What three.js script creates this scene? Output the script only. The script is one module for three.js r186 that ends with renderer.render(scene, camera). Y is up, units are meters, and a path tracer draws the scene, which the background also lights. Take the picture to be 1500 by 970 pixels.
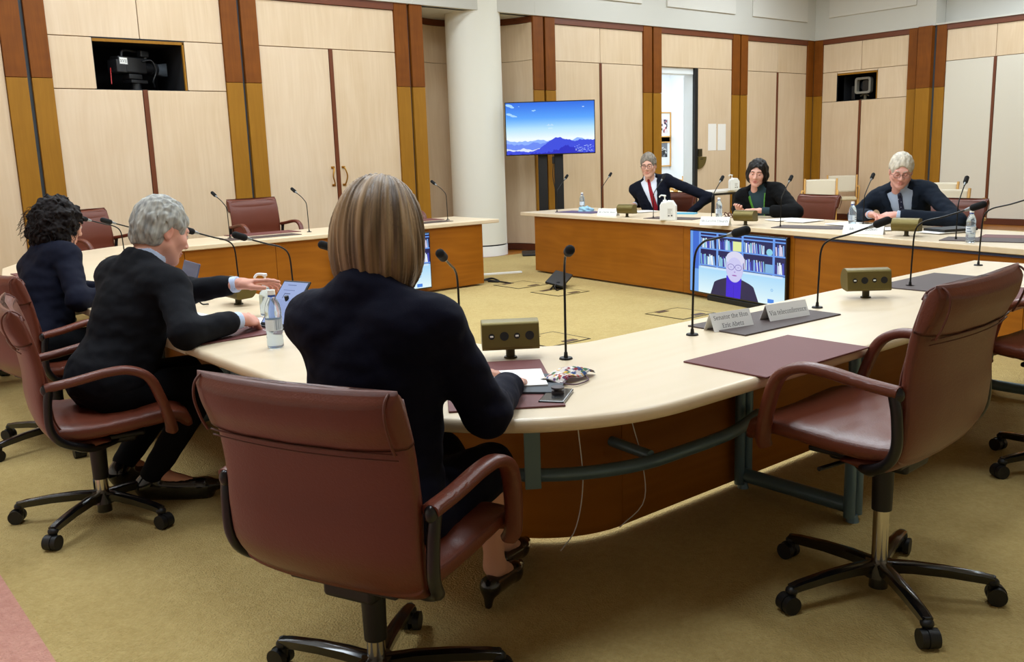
import * as THREE from 'three';
import { RoundedBoxGeometry } from 'three/addons/geometries/RoundedBoxGeometry.js';
import { mergeGeometries, toCreasedNormals } from 'three/addons/utils/BufferGeometryUtils.js';
import { ImprovedNoise } from 'three/addons/math/ImprovedNoise.js';
import { RectAreaLightUniformsLib } from 'three/addons/lights/RectAreaLightUniformsLib.js';
RectAreaLightUniformsLib.init();

// ---------------------------------------------------------------- camera, lights, exposure
const scene = new THREE.Scene();
const renderer = new THREE.WebGLRenderer({ antialias: true });
renderer.toneMapping = THREE.LinearToneMapping;
renderer.toneMappingExposure = 1.0;
renderer.shadowMap.enabled = true;
const V = (x, y, z) => new THREE.Vector3(x, y, z);
const F = 1340, PITCH = 10.891 * Math.PI / 180, ROLL = -1.883 * Math.PI / 180, AZ = 39.203 * Math.PI / 180, EYE = V(0, 1.432, 0);
const FWD = V(Math.sin(AZ) * Math.cos(PITCH), -Math.sin(PITCH), -Math.cos(AZ) * Math.cos(PITCH));
const R0 = V(Math.cos(AZ), 0, Math.sin(AZ)), U0 = R0.clone().cross(FWD);
const RT = R0.clone().multiplyScalar(Math.cos(ROLL)).addScaledVector(U0, Math.sin(ROLL));
const UP = R0.clone().multiplyScalar(-Math.sin(ROLL)).addScaledVector(U0, Math.cos(ROLL));
const camera = new THREE.PerspectiveCamera(2 * Math.atan(485 / F) * 180 / Math.PI, 1500 / 970, 0.05, 60);
camera.position.copy(EYE); camera.up.copy(UP); camera.lookAt(EYE.clone().add(FWD));
scene.background = new THREE.Color(0x000000);
// a photo pixel gives a direction; the distance comes from the surface it touches
const ray = (x, y) => FWD.clone().addScaledVector(RT, (x - 750) / F).addScaledVector(UP, -(y - 485) / F);
const onH = (x, y, h) => { const d = ray(x, y); return EYE.clone().addScaledVector(d, (h - EYE.y) / d.y); };
const onZ = (x, y, z) => { const d = ray(x, y); return EYE.clone().addScaledVector(d, z / d.z); };
const onX = (x, y, X) => { const d = ray(x, y); return EYE.clone().addScaledVector(d, X / d.x); };
const CEIL = 4.6, LAMP = 25;      // ceiling height, radiance of the ceiling light panels
const lampSpots = [[2.9, -3.8, 1.4, 1.4], [5.6, -3.9, 1.4, 1.4], [2.9, -7.0, 1.4, 1.4], [5.6, -7.0, 1.4, 1.4], [8.7, -5.4, 1.4, 1.4], [12.0, -4.2, 1.4, 1.4], [12.2, -7.4, 1.4, 1.4], [15.0, -6.2, 1.2, 1.2], [-0.1, -5.2, 1.5, 1.5], [0.9, -1.9, 1.1, 1.1], [3.9, -0.9, 1.0, 1.0], [0.6, -9.2, 1.8, 0.45], [3.5, -9.2, 2.2, 0.45], [6.2, -9.2, 1.6, 0.45], [10.4, -9.2, 2.2, 0.45], [13.4, -9.2, 2.2, 0.45]];

// ---------------------------------------------------------------- helpers
const taken = new Map();
const numbered = n => { const k = taken.get(n) || 0; taken.set(n, k + 1); return k ? `${n}_${String(k).padStart(3, '0')}` : n; };
function tag(o, label, category, group, kind) {
  o.userData.label = label; o.userData.category = category;
  if (group) o.userData.group = group;
  if (kind) o.userData.kind = kind;
  return o;
}
function thing(name, label, category, pos = [0, 0, 0], turn = 0, group, kind) {
  const o = new THREE.Group(); o.name = numbered(name); scene.add(o);
  o.position.set(...pos); o.rotation.y = turn;
  return tag(o, label, category, group, kind);
}
function part(name, geo, m, parent, label) {
  const o = new THREE.Mesh(geo, m); o.name = parent ? name : numbered(name); o.castShadow = o.receiveShadow = true;
  (parent || scene).add(o);
  if (label && parent) o.userData.label = label;
  return o;
}
function dup(root, pos, turn, label, group) {
  const r = root.clone(); r.name = numbered(root.name.replace(/_\d{3}$/, '')); scene.add(r);
  r.position.set(...pos); if (turn !== undefined) r.rotation.y = turn;
  r.userData = { ...root.userData }; if (label) r.userData.label = label; if (group) r.userData.group = group;
  return r;
}
let seed = 7;
const rnd = () => { seed = (seed * 1664525 + 1013904223) >>> 0; return seed / 4294967296; };
const noise = new ImprovedNoise();
const nz = (x, y, z) => noise.noise(x + 31.7, y + 11.3, z + 5.1);
const lerp = (a, b, t) => a + (b - a) * t;
const clamp = (x, a = 0, b = 1) => Math.min(b, Math.max(a, x));
const smooth = (a, b, x) => { const t = clamp((x - a) / (b - a)); return t * t * (3 - 2 * t); };
// box-projected uv in metres
function triUV(g) {
  const p = g.attributes.position, n = g.attributes.normal, uv = new Float32Array(p.count * 2);
  for (let i = 0; i < p.count; i++) {
    const ax = Math.abs(n.getX(i)), ay = Math.abs(n.getY(i)), az = Math.abs(n.getZ(i));
    let u, v;
    if (az >= ax && az >= ay) { u = p.getX(i); v = p.getY(i); } else if (ax >= ay) { u = p.getZ(i); v = p.getY(i); } else { u = p.getX(i); v = p.getZ(i); }
    uv[2 * i] = u; uv[2 * i + 1] = v;
  }
  g.setAttribute('uv', new THREE.BufferAttribute(uv, 2)); return g;
}
function clean(g) {
  let h = g.index ? g.toNonIndexed() : g;
  for (const k of Object.keys(h.attributes)) if (!['position', 'normal', 'uv', 'color'].includes(k)) h.deleteAttribute(k);
  if (!h.attributes.uv) triUV(h);
  return h;
}
const mg = list => { const l = list.map(clean); const col = l.some(g => g.attributes.color); if (col) l.forEach(g => { if (!g.attributes.color) g.setAttribute('color', new THREE.BufferAttribute(new Float32Array(g.attributes.position.count * 3).fill(1), 3)); }); return mergeGeometries(l); };
function bx(w, h, d, x = 0, y = 0, z = 0, r = 0.004, seg = 2) {
  const g = r > 0 ? new RoundedBoxGeometry(w, h, d, seg, Math.min(r, w / 2.01, h / 2.01, d / 2.01)) : new THREE.BoxGeometry(w, h, d);
  g.translate(x, y, z); return triUV(g);
}
const b2 = (x0, x1, y0, y1, z0, z1, r = 0.004, seg = 2) => bx(x1 - x0, y1 - y0, z1 - z0, (x0 + x1) / 2, (y0 + y1) / 2, (z0 + z1) / 2, r, seg);
function cyl(r0, r1, h, x, y, z, seg = 20) { const g = new THREE.CylinderGeometry(r1, r0, h, seg); g.translate(x, y + h / 2, z); return g; }   // from y up
function rod(a, b, r0, r1 = r0, seg = 10) {
  const d = b.clone().sub(a), g = new THREE.CylinderGeometry(r1, r0, d.length(), seg);
  g.translate(0, d.length() / 2, 0); g.applyQuaternion(new THREE.Quaternion().setFromUnitVectors(V(0, 1, 0), d.normalize())); g.translate(a.x, a.y, a.z); return g;
}
function ball(r, x, y, z, sx = 1, sy = 1, sz = 1, w = 16, h = 12) { const g = new THREE.SphereGeometry(r, w, h); g.scale(sx, sy, sz); g.translate(x, y, z); return g; }
function tube(pts, r, n = 24, rad = 8, caps = true) {
  const c = new THREE.CatmullRomCurve3(pts.map(p => p.isVector3 ? p : V(...p)), false, 'catmullrom', 0.5);
  const g = new THREE.TubeGeometry(c, n, r, rad, false);
  if (!caps) return g;
  const a = c.getPoint(0), b = c.getPoint(1);
  return mg([g, ball(r, a.x, a.y, a.z, 1, 1, 1, rad, 6), ball(r, b.x, b.y, b.z, 1, 1, 1, rad, 6)]);
}
// closed profile swept along points with a fixed up vector
function sweep(pts, prof, up = V(0, 1, 0), caps = true, scale = () => 1) {
  const P = pts.map(p => p.isVector3 ? p : V(...p)), n = P.length, m = prof.length, pos = [], uv = [], idx = [];
  let run = 0;
  for (let i = 0; i < n; i++) {
    const t = P[Math.min(i + 1, n - 1)].clone().sub(P[Math.max(i - 1, 0)]).normalize(), u = typeof up === 'function' ? up(i) : up;
    const s = t.clone().cross(u).normalize(), nn = s.clone().cross(t), k = scale(i / (n - 1));
    if (i) run += P[i].distanceTo(P[i - 1]);
    let per = 0;
    for (let j = 0; j < m; j++) {
      const q = prof[j]; pos.push(P[i].x + (s.x * q[0] + nn.x * q[1]) * k, P[i].y + (s.y * q[0] + nn.y * q[1]) * k, P[i].z + (s.z * q[0] + nn.z * q[1]) * k);
      uv.push(run, per); const q2 = prof[(j + 1) % m]; per += Math.hypot(q2[0] - q[0], q2[1] - q[1]);
    }
  }
  for (let i = 0; i < n - 1; i++) for (let j = 0; j < m; j++) { const a = i * m + j, b = i * m + (j + 1) % m, c = a + m, d = b + m; idx.push(a, c, b, b, c, d); }
  if (caps) for (const e of [0, n - 1]) {
    const c = pos.length / 3; let x = 0, y = 0, z = 0;
    for (let j = 0; j < m; j++) { x += pos[(e * m + j) * 3]; y += pos[(e * m + j) * 3 + 1]; z += pos[(e * m + j) * 3 + 2]; }
    pos.push(x / m, y / m, z / m); uv.push(0, 0);
    for (let j = 0; j < m; j++) { const a = e * m + j, b = e * m + (j + 1) % m; e ? idx.push(c, b, a) : idx.push(c, a, b); }
  }
  const g = new THREE.BufferGeometry(); g.setAttribute('position', new THREE.Float32BufferAttribute(pos, 3)); g.setAttribute('uv', new THREE.Float32BufferAttribute(uv, 2)); g.setIndex(idx);
  g.computeVertexNormals(); return toCreasedNormals(g, 0.9);
}
const oval = (a, b, n = 12, e = 1) => Array.from({ length: n }, (_, i) => { const t = -i / n * 2 * Math.PI, c = Math.cos(t), s = Math.sin(t); return [a * Math.sign(c) * Math.abs(c) ** e, b * Math.sign(s) * Math.abs(s) ** e]; });
function curve(pts, n = 24) { return new THREE.CatmullRomCurve3(pts.map(p => p.isVector3 ? p : V(...p)), false, 'catmullrom', 0.5).getSpacedPoints(n); }
function lathe(pts, seg = 24) { return new THREE.LatheGeometry(pts.map(p => new THREE.Vector2(p[0], p[1])), seg); }
// flat outline (x,z) thickened upward from y0 with a rounded edge
function slab(outline, y0, th, bev = 0.012, bs = 4) {
  const s = new THREE.Shape(outline.map(p => new THREE.Vector2(p[0], -p[1])));
  const g = new THREE.ExtrudeGeometry(s, { depth: th - 2 * bev, bevelEnabled: bev > 0, bevelThickness: bev, bevelSize: bev, bevelOffset: -bev, bevelSegments: bs, curveSegments: 4 });
  g.rotateX(-Math.PI / 2); g.translate(0, y0 + bev, 0); return triUV(g);
}
// ---------------------------------------------------------------- textures and materials
const hash = (x, y, s) => { let h = (x * 374761393 + y * 668265263 + s * 144664) | 0; h = Math.imul(h ^ (h >>> 13), 1274126177); return ((h ^ (h >>> 16)) >>> 0) / 4294967296; };
function vnoise(x, y, px, py, s) {       // periodic value noise
  const xi = Math.floor(x), yi = Math.floor(y), fx = x - xi, fy = y - yi, u = fx * fx * (3 - 2 * fx), v = fy * fy * (3 - 2 * fy);
  const m = (a, n) => ((a % n) + n) % n, h = (a, b) => hash(m(a, px), m(b, py), s);
  return lerp(lerp(h(xi, yi), h(xi + 1, yi), u), lerp(h(xi, yi + 1), h(xi + 1, yi + 1), u), v);
}
function dataTex(n, fn, srgb = true, rep = 1, m = n) {
  const d = new Uint8Array(n * m * 4);
  for (let j = 0; j < m; j++) for (let i = 0; i < n; i++) { const c = fn(i / n, j / m), k = (j * n + i) * 4; d[k] = clamp(c[0]) * 255; d[k + 1] = clamp(c[1]) * 255; d[k + 2] = clamp(c[2]) * 255; d[k + 3] = 255; }
  const t = new THREE.DataTexture(d, n, m, THREE.RGBAFormat); t.magFilter = THREE.LinearFilter; t.minFilter = THREE.LinearMipmapLinearFilter; t.generateMipmaps = true;
  t.wrapS = t.wrapT = THREE.RepeatWrapping; t.repeat.set(rep, rep); if (srgb) t.colorSpace = THREE.SRGBColorSpace; t.needsUpdate = true; return t;
}
const hex = h => [(h >> 16 & 255) / 255, (h >> 8 & 255) / 255, (h & 255) / 255];
const mix3 = (a, b, t) => [lerp(a[0], b[0], t), lerp(a[1], b[1], t), lerp(a[2], b[2], t)];
// grain runs along v; the tile is 1/rep metres wide
function woodTex(c0, c1, s, { fine = 110, band = 9, figure = 0.35, rep = 0.7 } = {}) {
  const A = hex(c0), B = hex(c1);
  return dataTex(512, (u, v) => {
    const warp = (vnoise(u * 4, v * 3, 4, 3, s) - 0.5) * 0.12;
    const f = vnoise((u + warp * 0.15) * fine, v * 5, fine, 5, s + 1), g = vnoise((u + warp) * band, v * 2, band, 2, s + 2), l = vnoise((u + warp) * band * 4, v * 4, band * 4, 4, s + 3);
    const fig = vnoise(u * 6, v * 14, 6, 14, s + 4);
    return mix3(A, B, clamp(0.34 * f + 0.3 * g + 0.24 * l + figure * 0.3 * fig));
  }, true, rep);
}
function turned(t) { const c = t.clone(); c.rotation = Math.PI / 2; c.needsUpdate = true; return c; }
const std = (color, roughness = 0.6, extra = {}) => new THREE.MeshStandardMaterial({ color, roughness, metalness: 0, ...extra });
const fineBump = dataTex(256, (u, v) => { const k = 0.5 * vnoise(u * 90, v * 90, 90, 90, 3) + 0.3 * vnoise(u * 40, v * 40, 40, 40, 5) + 0.2 * vnoise(u * 128, v * 128, 128, 128, 8); return [k, k, k]; }, false, 4);
const mapleT = woodTex(0xe4cdb0, 0xd5ba98, 11), mapleT2 = woodTex(0xe2caab, 0xd2b692, 23), topT = woodTex(0xe4d2b6, 0xd8c2a0, 31, { fine: 70, band: 6, rep: 0.5 });
const boxT = woodTex(0xac691a, 0x8a500c, 41, { fine: 80, band: 7, figure: 0.7, rep: 0.6 }), jarT = woodTex(0x8a4d0c, 0x6c3804, 53, { fine: 90, band: 5, figure: 0.7, rep: 1.2 }), goldT = woodTex(0xa5721e, 0x8e6014, 61, { fine: 120, band: 8, rep: 1 });
const satin = (map, roughness) => new THREE.MeshPhysicalMaterial({ map, roughness, specularIntensity: 0.5 });
const M = {
  maple: std(0xffffff, 0.5, { map: mapleT }), maple2: std(0xffffff, 0.5, { map: mapleT2 }),
  top: std(0xffffff, 0.32, { map: topT }), topX: std(0xffffff, 0.32, { map: turned(topT) }),
  box: satin(turned(boxT), 0.4), boxV: satin(boxT, 0.4),
  jarrah: satin(jarT, 0.55), gold: satin(goldT, 0.5),
  strip: std(0x6a3416, 0.4), skirt: std(0x5a2a14, 0.4), plaster: std(0xc8c5bc, 0.85), plaster2: std(0xd0ccc3, 0.8), column: std(0xe8e5d9, 0.6), fabricWall: std(0xdcd5c6, 0.9),
  gap: std(0x4a535a, 0.5, { metalness: 0.3 }), board: std(0x9a7850, 0.8), booth: std(0x222225, 0.95), black: std(0x0b0b0c, 0.5), matte: std(0x060606, 0.9), frame: std(0x101114, 0.28), gloss: new THREE.MeshPhysicalMaterial({ color: 0x0a0a0c, roughness: 0.22, clearcoat: 0.6, clearcoatRoughness: 0.15 }),
  chrome: std(0xcfcac0, 0.16, { metalness: 1 }), steel: std(0x8a8f92, 0.35, { metalness: 0.8 }), bronze: std(0x6d6032, 0.42, { metalness: 0.55 }), brass: std(0xb98a3a, 0.3, { metalness: 1 }), bronzeDark: std(0x3c351e, 0.45, { metalness: 0.5 }),
  rail: std(0x5d7682, 0.3, { metalness: 0.25 }), leather: new THREE.MeshPhysicalMaterial({ color: 0x662e1b, roughness: 0.38, bumpMap: fineBump, bumpScale: 0.0006, clearcoat: 0.12, clearcoatRoughness: 0.4 }),
  pad: std(0x6b3836, 0.62, { bumpMap: fineBump, bumpScale: 0.0003 }), padDark: std(0x473835, 0.62, { bumpMap: fineBump, bumpScale: 0.0003 }),
  white: std(0xf2f1ec, 0.5), paper: std(0xf4f4f2, 0.8, { side: THREE.DoubleSide }), whiteGloss: std(0xf3f3f1, 0.3), plasticWhite: std(0xeeeeea, 0.4),
  water: new THREE.MeshPhysicalMaterial({ color: 0xf2f8ff, roughness: 0.06, transmission: 0.92, thickness: 0.05, ior: 1.33, attenuationColor: new THREE.Color(0xcfe2f2), attenuationDistance: 0.25 }),
  clear: new THREE.MeshPhysicalMaterial({ color: 0xffffff, roughness: 0.05, transmission: 0.95, thickness: 0, ior: 1.45 }), blueCap: std(0x2a50a8, 0.4),
  beech: std(0xcf9c4e, 0.45), cream: std(0xd9cdb6, 0.9), creamSeat: std(0xcdbd9c, 0.9), foam: std(0x0c0c0d, 0.95), blueEdge: std(0x20305e, 0.4),
  floorWood: std(0xffffff, 0.35, { map: turned(boxT) }), cord: std(0x0d0d0f, 0.6), maskBlue: std(0xa9cfe0, 0.9), whiteCord: std(0xe8e6e0, 0.5),
};
const carpetT = dataTex(512, (u, v) => { const k = 0.45 * vnoise(u * 180, v * 180, 180, 180, 2) + 0.3 * vnoise(u * 60, v * 60, 60, 60, 4) + 0.25 * vnoise(u * 7, v * 7, 7, 7, 6); return mix3(hex(0xab9257), hex(0xc1a96f), k); }, true, 0.6);
const pinkT = dataTex(256, (u, v) => { const k = 0.5 * vnoise(u * 120, v * 120, 120, 120, 2) + 0.3 * vnoise(u * 40, v * 40, 40, 40, 4) + 0.2 * vnoise(u * 7, v * 7, 7, 7, 6); return mix3(hex(0xb98070), hex(0xcf9a88), k); }, true, 0.8);
const carpetB = dataTex(256, (u, v) => { const k = vnoise(u * 128, v * 128, 128, 128, 9); return [k, k, k]; }, false, 2.2);
M.carpet = std(0xffffff, 0.97, { map: carpetT, bumpMap: carpetB, bumpScale: 0.004 }); M.pink = std(0xffffff, 0.97, { map: pinkT, bumpMap: carpetB, bumpScale: 0.004 });
function canvasMat(w, h, draw, extra = {}, emissive = 0) {
  const c = document.createElement('canvas'); c.width = w; c.height = h; draw(c.getContext('2d'), w, h);
  const t = new THREE.CanvasTexture(c); t.colorSpace = THREE.SRGBColorSpace;
  return emissive ? new THREE.MeshStandardMaterial({ color: 0x050505, roughness: 0.25, emissive: 0xffffff, emissiveMap: t, emissiveIntensity: emissive }) : new THREE.MeshStandardMaterial({ color: 0xffffff, roughness: 0.7, map: t, ...extra });
}
// ---------------------------------------------------------------- the room
const WB = -10.45, WC = 16.3, XL = -3.2, ZN = 4.2, HT = 2.357, HP = 3.4, HS = 2.785;   // wall planes, timber band, panel top, panel seam
{
  const fl = thing('floor', 'mustard carpeted floor of the committee room', 'floor', [0, 0, 0], 0, null, 'structure');
  const z0 = WB + 0.12, x1 = WC - 0.95;
  part('carpet', b2(0.5, x1, -0.15, 0, z0, ZN, 0), M.carpet, fl);
  part('carpet_border', b2(XL, 0.5, -0.15, 0, z0, ZN, 0), M.pink, fl, 'dusty pink carpet border');
  const w = 0.95 / 5;
  for (let i = 0; i < 5; i++) part('floorboard', b2(x1 + i * w + 0.001, x1 + (i + 1) * w - 0.001, -0.15, -0.002, WB, ZN, 0.002, 1), M.floorWood, fl);
  part('niche_floor', b2(XL, x1, -0.15, -0.002, WB - 1.4, z0, 0), M.floorWood, fl, 'polished timber strip along the wall');
  const ce = thing('ceiling', 'plain white ceiling above the frame', 'ceiling', [0, 0, 0], 0, null, 'structure');
  part('ceiling_slab', b2(XL - 0.3, WC + 2.2, CEIL, CEIL + 0.2, WB - 1.6, ZN + 0.3, 0), M.plaster, ce);
}
for (const [x, z, w, d] of lampSpots) {
  const t = thing('ceiling_light', w > 2 * d ? 'long white ceiling light panel before the back wall' : 'square white ceiling light panel above the room', 'ceiling light', [x, CEIL, z], 0, 'ceiling light panels');
  part('frame', mg([bx(w + 0.08, 0.05, 0.04, 0, -0.025, d / 2 + 0.02), bx(w + 0.08, 0.05, 0.04, 0, -0.025, -d / 2 - 0.02), bx(0.04, 0.05, d, w / 2 + 0.02, -0.025, 0), bx(0.04, 0.05, d, -w / 2 - 0.02, -0.025, 0)]), M.white, t);
  const df = part('diffuser', bx(w, 0.02, d, 0, -0.015, 0, 0), new THREE.MeshStandardMaterial({ color: 0xffffff, roughness: 0.6, emissive: 0xe8f5ff, emissiveIntensity: 2.0 }), t); df.castShadow = false;
  const l = new THREE.RectAreaLight(0xe8f5ff, LAMP * 0.5, w, d); l.position.set(0, -0.035, 0); l.rotation.x = -Math.PI / 2; t.add(l); l.name = 'light';
}
// ---- back wall: bays of maple panels between jarrah pilasters
const wallB = thing('wall_back', 'back wall of pale maple panels between brown timber pilasters', 'wall', [0, 0, 0], 0, null, 'structure');
const PZ = WB;                              // panel face plane
function panelB(x0, x1, y0, y1, m, proud = 0) { part('panel', b2(x0 + 0.004, x1 - 0.004, y0 + 0.004, y1 - 0.004, PZ - 0.03, PZ + proud, 0.004, 1), m, wallB); }
function stripB(x, y0, y1, w = 0.05) { part('timber_strip', b2(x - w / 2, x + w / 2, y0, y1, PZ - 0.03, PZ + 0.012, 0.003, 1), M.strip, wallB); }
function pilasterB(x0, x1) {
  part('pilaster', b2(x0, x1, HT, HP, PZ - 0.03, PZ + 0.03, 0.004, 1), M.jarrah, wallB);
  part('pilaster_base', b2(x0, x1, 0.09, HT - 0.003, PZ - 0.03, PZ + 0.026, 0.004, 1), M.gold, wallB);
}
const gapB = (x0, x1) => part('metal_channel', b2(x0, x1, 0, HP - 0.01, PZ - 0.06, PZ - 0.025, 0), M.gap, wallB);
const SK = 0.1, TOPB = HP - 0.09;
function backing(x0, x1, y0, y1) { part('backing', b2(x0, x1, y0, y1, PZ - 0.25, PZ - 0.03, 0), M.board, wallB); }
function crown(x0, x1) { part('cornice', b2(x0, x1, TOPB, HP, PZ - 0.03, PZ + 0.022, 0.003, 1), M.strip, wallB); part('skirting', b2(x0, x1, 0, SK, PZ - 0.03, PZ + 0.014, 0.003, 1), M.skirt, wallB); }
const G = [2.345, 4.62, 6.935, 9.29, 11.645, 13.965, 16.28], gw = 0.02, pw = 0.195;
for (const g of G) { if (g < 16) { pilasterB(g - gw - pw, g - gw); pilasterB(g + gw, g + gw + pw); gapB(g - gw, g + gw); } else { pilasterB(g - gw - pw, g - gw); gapB(g - gw, WC); } backing(g - 0.22, Math.min(g + 0.22, WC), 0, HP); }
const bay = i => [G[i] + gw + pw, G[i + 1] - gw - pw];
// bay left of the first pilaster (runs out of the frame)
for (const [x0, x1] of [[XL, -0.2], [-0.2, 2.13]]) { backing(x0, x1, 0, HP); crown(x0, x1); panelB(x0, x1, HS, TOPB, M.maple2); panelB(x0, (x0 + x1) / 2 - 0.025, SK, HS, M.maple); panelB((x0 + x1) / 2 + 0.025, x1, SK, HS, M.maple2); stripB((x0 + x1) / 2, SK, HS); }
// bay 0: panels round the camera port
const PORT = [2.99, 3.955, 2.255, 2.775];
{
  const [x0, x1] = bay(0), c = (x0 + x1) / 2; crown(x0, x1);
  panelB(x0, c, HS, TOPB, M.maple); panelB(c, x1, HS, TOPB, M.maple2);
  panelB(x0, PORT[0], PORT[2], HS, M.maple2); panelB(PORT[1], x1, PORT[2], HS, M.maple);
  panelB(x0, c - 0.025, SK, PORT[2], M.maple); panelB(c + 0.025, x1, SK, PORT[2], M.maple2); stripB(c, SK, PORT[2]);
  backing(x0, PORT[0] - 0.02, 0, HP); backing(PORT[1] + 0.02, x1, 0, HP); backing(PORT[0] - 0.02, PORT[1] + 0.02, 0, PORT[2] - 0.02); backing(PORT[0] - 0.02, PORT[1] + 0.02, PORT[3] + 0.02, HP);
}
// bay 1: cupboard doors with brass handles
{
  const [x0, x1] = bay(1), c = (x0 + x1) / 2; crown(x0, x1); backing(x0, x1, 0, HP);
  panelB(x0, x1, HS, TOPB, M.maple2); panelB(x0, c - 0.025, SK, HS, M.maple); panelB(c + 0.025, x1, SK, HS, M.maple2); stripB(c, SK, HS);
  for (const s of [-1, 1]) part('door_handle', mg([tube([[c + s * 0.075, 1.13, PZ + 0.005], [c + s * 0.078, 1.15, PZ + 0.04], [c + s * 0.1, 1.24, PZ + 0.05], [c + s * 0.078, 1.33, PZ + 0.04], [c + s * 0.075, 1.35, PZ + 0.005]], 0.009, 24, 8), bx(0.05, 0.028, 0.008, c + s * 0.075, 1.13, PZ + 0.004), bx(0.05, 0.028, 0.008, c + s * 0.075, 1.35, PZ + 0.004)]), M.brass, wallB, 'brass pull handle');
}
// bay 2: curved niche behind the column
{
  const [x0, x1] = bay(2), cx = (x0 + x1) / 2, rx = (x1 - x0) / 2, rz = 0.95, n = 28;
  const arc = (y0, y1, t, m, name, k = 0) => { const pts = []; for (let i = 0; i <= n; i++) { const a = Math.PI * i / n; pts.push([cx - (rx + k) * Math.cos(a), (y0 + y1) / 2, PZ - (rz + k) * Math.sin(a)]); } const h = (y1 - y0) / 2 - 0.003; return part(name, sweep(pts, [[-t, -h], [t, -h], [t, h], [-t, h]]), m, wallB); };
  arc(SK, HS, 0.015, M.maple, 'panel'); arc(HS, TOPB, 0.015, M.maple2, 'panel'); arc(TOPB, HP, 0.02, M.strip, 'cornice'); arc(0, SK, 0.02, M.skirt, 'skirting'); arc(0, HP, 0.03, M.board, 'backing', 0.06);
  part('niche_soffit', b2(x0 - 0.3, x1 + 0.3, HP, HP + 0.05, PZ - 1.3, PZ - 0.02, 0), M.plaster, wallB);
}
for (const i of [3, 5]) {
  const [x0, x1] = bay(i), c = (x0 + x1) / 2; crown(x0, x1); backing(x0, x1, 0, HP);
  panelB(x0, c, HS, TOPB, M.maple); panelB(c, x1, HS, TOPB, M.maple2); panelB(x0, c - 0.02, SK, HS, i == 3 ? M.maple2 : M.maple); panelB(c + 0.02, x1, SK, HS, M.maple); stripB(c, SK, HS, 0.045);
}
// bay 4: doorway with the leaf standing open behind the wall, fixed panel beside it
const DX = 12.74;
{
  const [x0, x1] = bay(4); crown(DX + 0.08, x1); part('cornice', b2(x0, DX + 0.08, TOPB, HP, PZ - 0.03, PZ + 0.022, 0.003, 1), M.strip, wallB);
  panelB(x0, x1, HS, TOPB, M.maple2); panelB(DX + 0.085, x1, SK, HS, M.maple); backing(DX + 0.085, x1, 0, HP); backing(x0, DX + 0.085, HS, HP);
  part('door_jamb', b2(DX, DX + 0.08, 0, HS, PZ - 0.05, PZ + 0.005, 0.003, 1), M.black, wallB, 'black door edge'); part('door_lining', b2(DX + 0.03, DX + 0.08, 0, HS, PZ - 0.28, PZ - 0.051, 0.003, 1), std(0xe9eef0, 0.6), wallB); part('door_jamb', b2(x0 - 0.02, x0 + 0.012, 0, HS, PZ - 0.28, PZ - 0.03, 0.003, 1), M.plaster, wallB);
  part('door_head', b2(x0, DX, HS - 0.1, HS, PZ - 0.28, PZ - 0.04, 0.003, 1), std(0xe9eef0, 0.6), wallB);
  const lk = thing('door_lock_bracket', 'bronze quarter-round lock bracket on the black door edge', 'lock', [DX + 0.085, 0, PZ]);
  const s = new THREE.Shape(); s.moveTo(0, 1.29); s.lineTo(0.2, 1.29); s.absarc(0, 1.29, 0.2, 0, -Math.PI / 2 * 0.96, true); s.lineTo(0, 1.09); s.closePath();
  part('quadrant', new THREE.ExtrudeGeometry(s, { depth: 0.03, bevelEnabled: true, bevelSize: 0.004, bevelThickness: 0.004, bevelSegments: 2 }), M.bronze, lk); part('plate', b2(0, 0.09, 1.3, 1.43, 0, 0.03, 0.004), M.bronzeDark, lk); part('keyhole', b2(0.03, 0.1, 1.25, 1.262, 0.03, 0.04, 0.003), M.black, lk);
}
// upper white wall with raised acoustic panels
{
  part('upper_wall', b2(XL, 7.0, HP, CEIL, PZ - 0.3, PZ + 0.05, 0.003, 1), M.plaster, wallB); part('upper_wall', b2(9.1, WC, HP, CEIL, PZ - 0.3, PZ + 0.05, 0.003, 1), M.plaster, wallB); part('upper_wall', b2(7.0, 9.1, HP, CEIL, PZ - 0.1, PZ + 0.05, 0.003, 1), M.plaster, wallB);
  for (const [x0, x1] of [[4.9, 6.7], [7.3, 9.0], [9.4, 11.35], [11.95, 13.75], [14.25, 15.95]]) part('acoustic_panel', b2(x0, x1, 3.72, CEIL - 0.15, PZ + 0.05, PZ + 0.075, 0.006, 1), M.plaster2, wallB);
}
// ---- column in front of the niche
{
  const c = onZ(698.5, 200, WB - 0.3), t = thing('column', 'round off-white plastered column in front of the curved niche', 'column', [c.x, 0, WB - 0.3], 0, null, 'structure');
  part('shaft', cyl(0.39, 0.39, CEIL - 0.165, 0, 0.165, 0, 64), M.column, t); part('groove', cyl(0.375, 0.375, 0.03, 0, 0.14, 0, 64), M.black, t); part('plinth', cyl(0.395, 0.395, 0.145, 0, 0, 0, 64), M.whiteGloss, t, 'white plinth');
}
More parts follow.
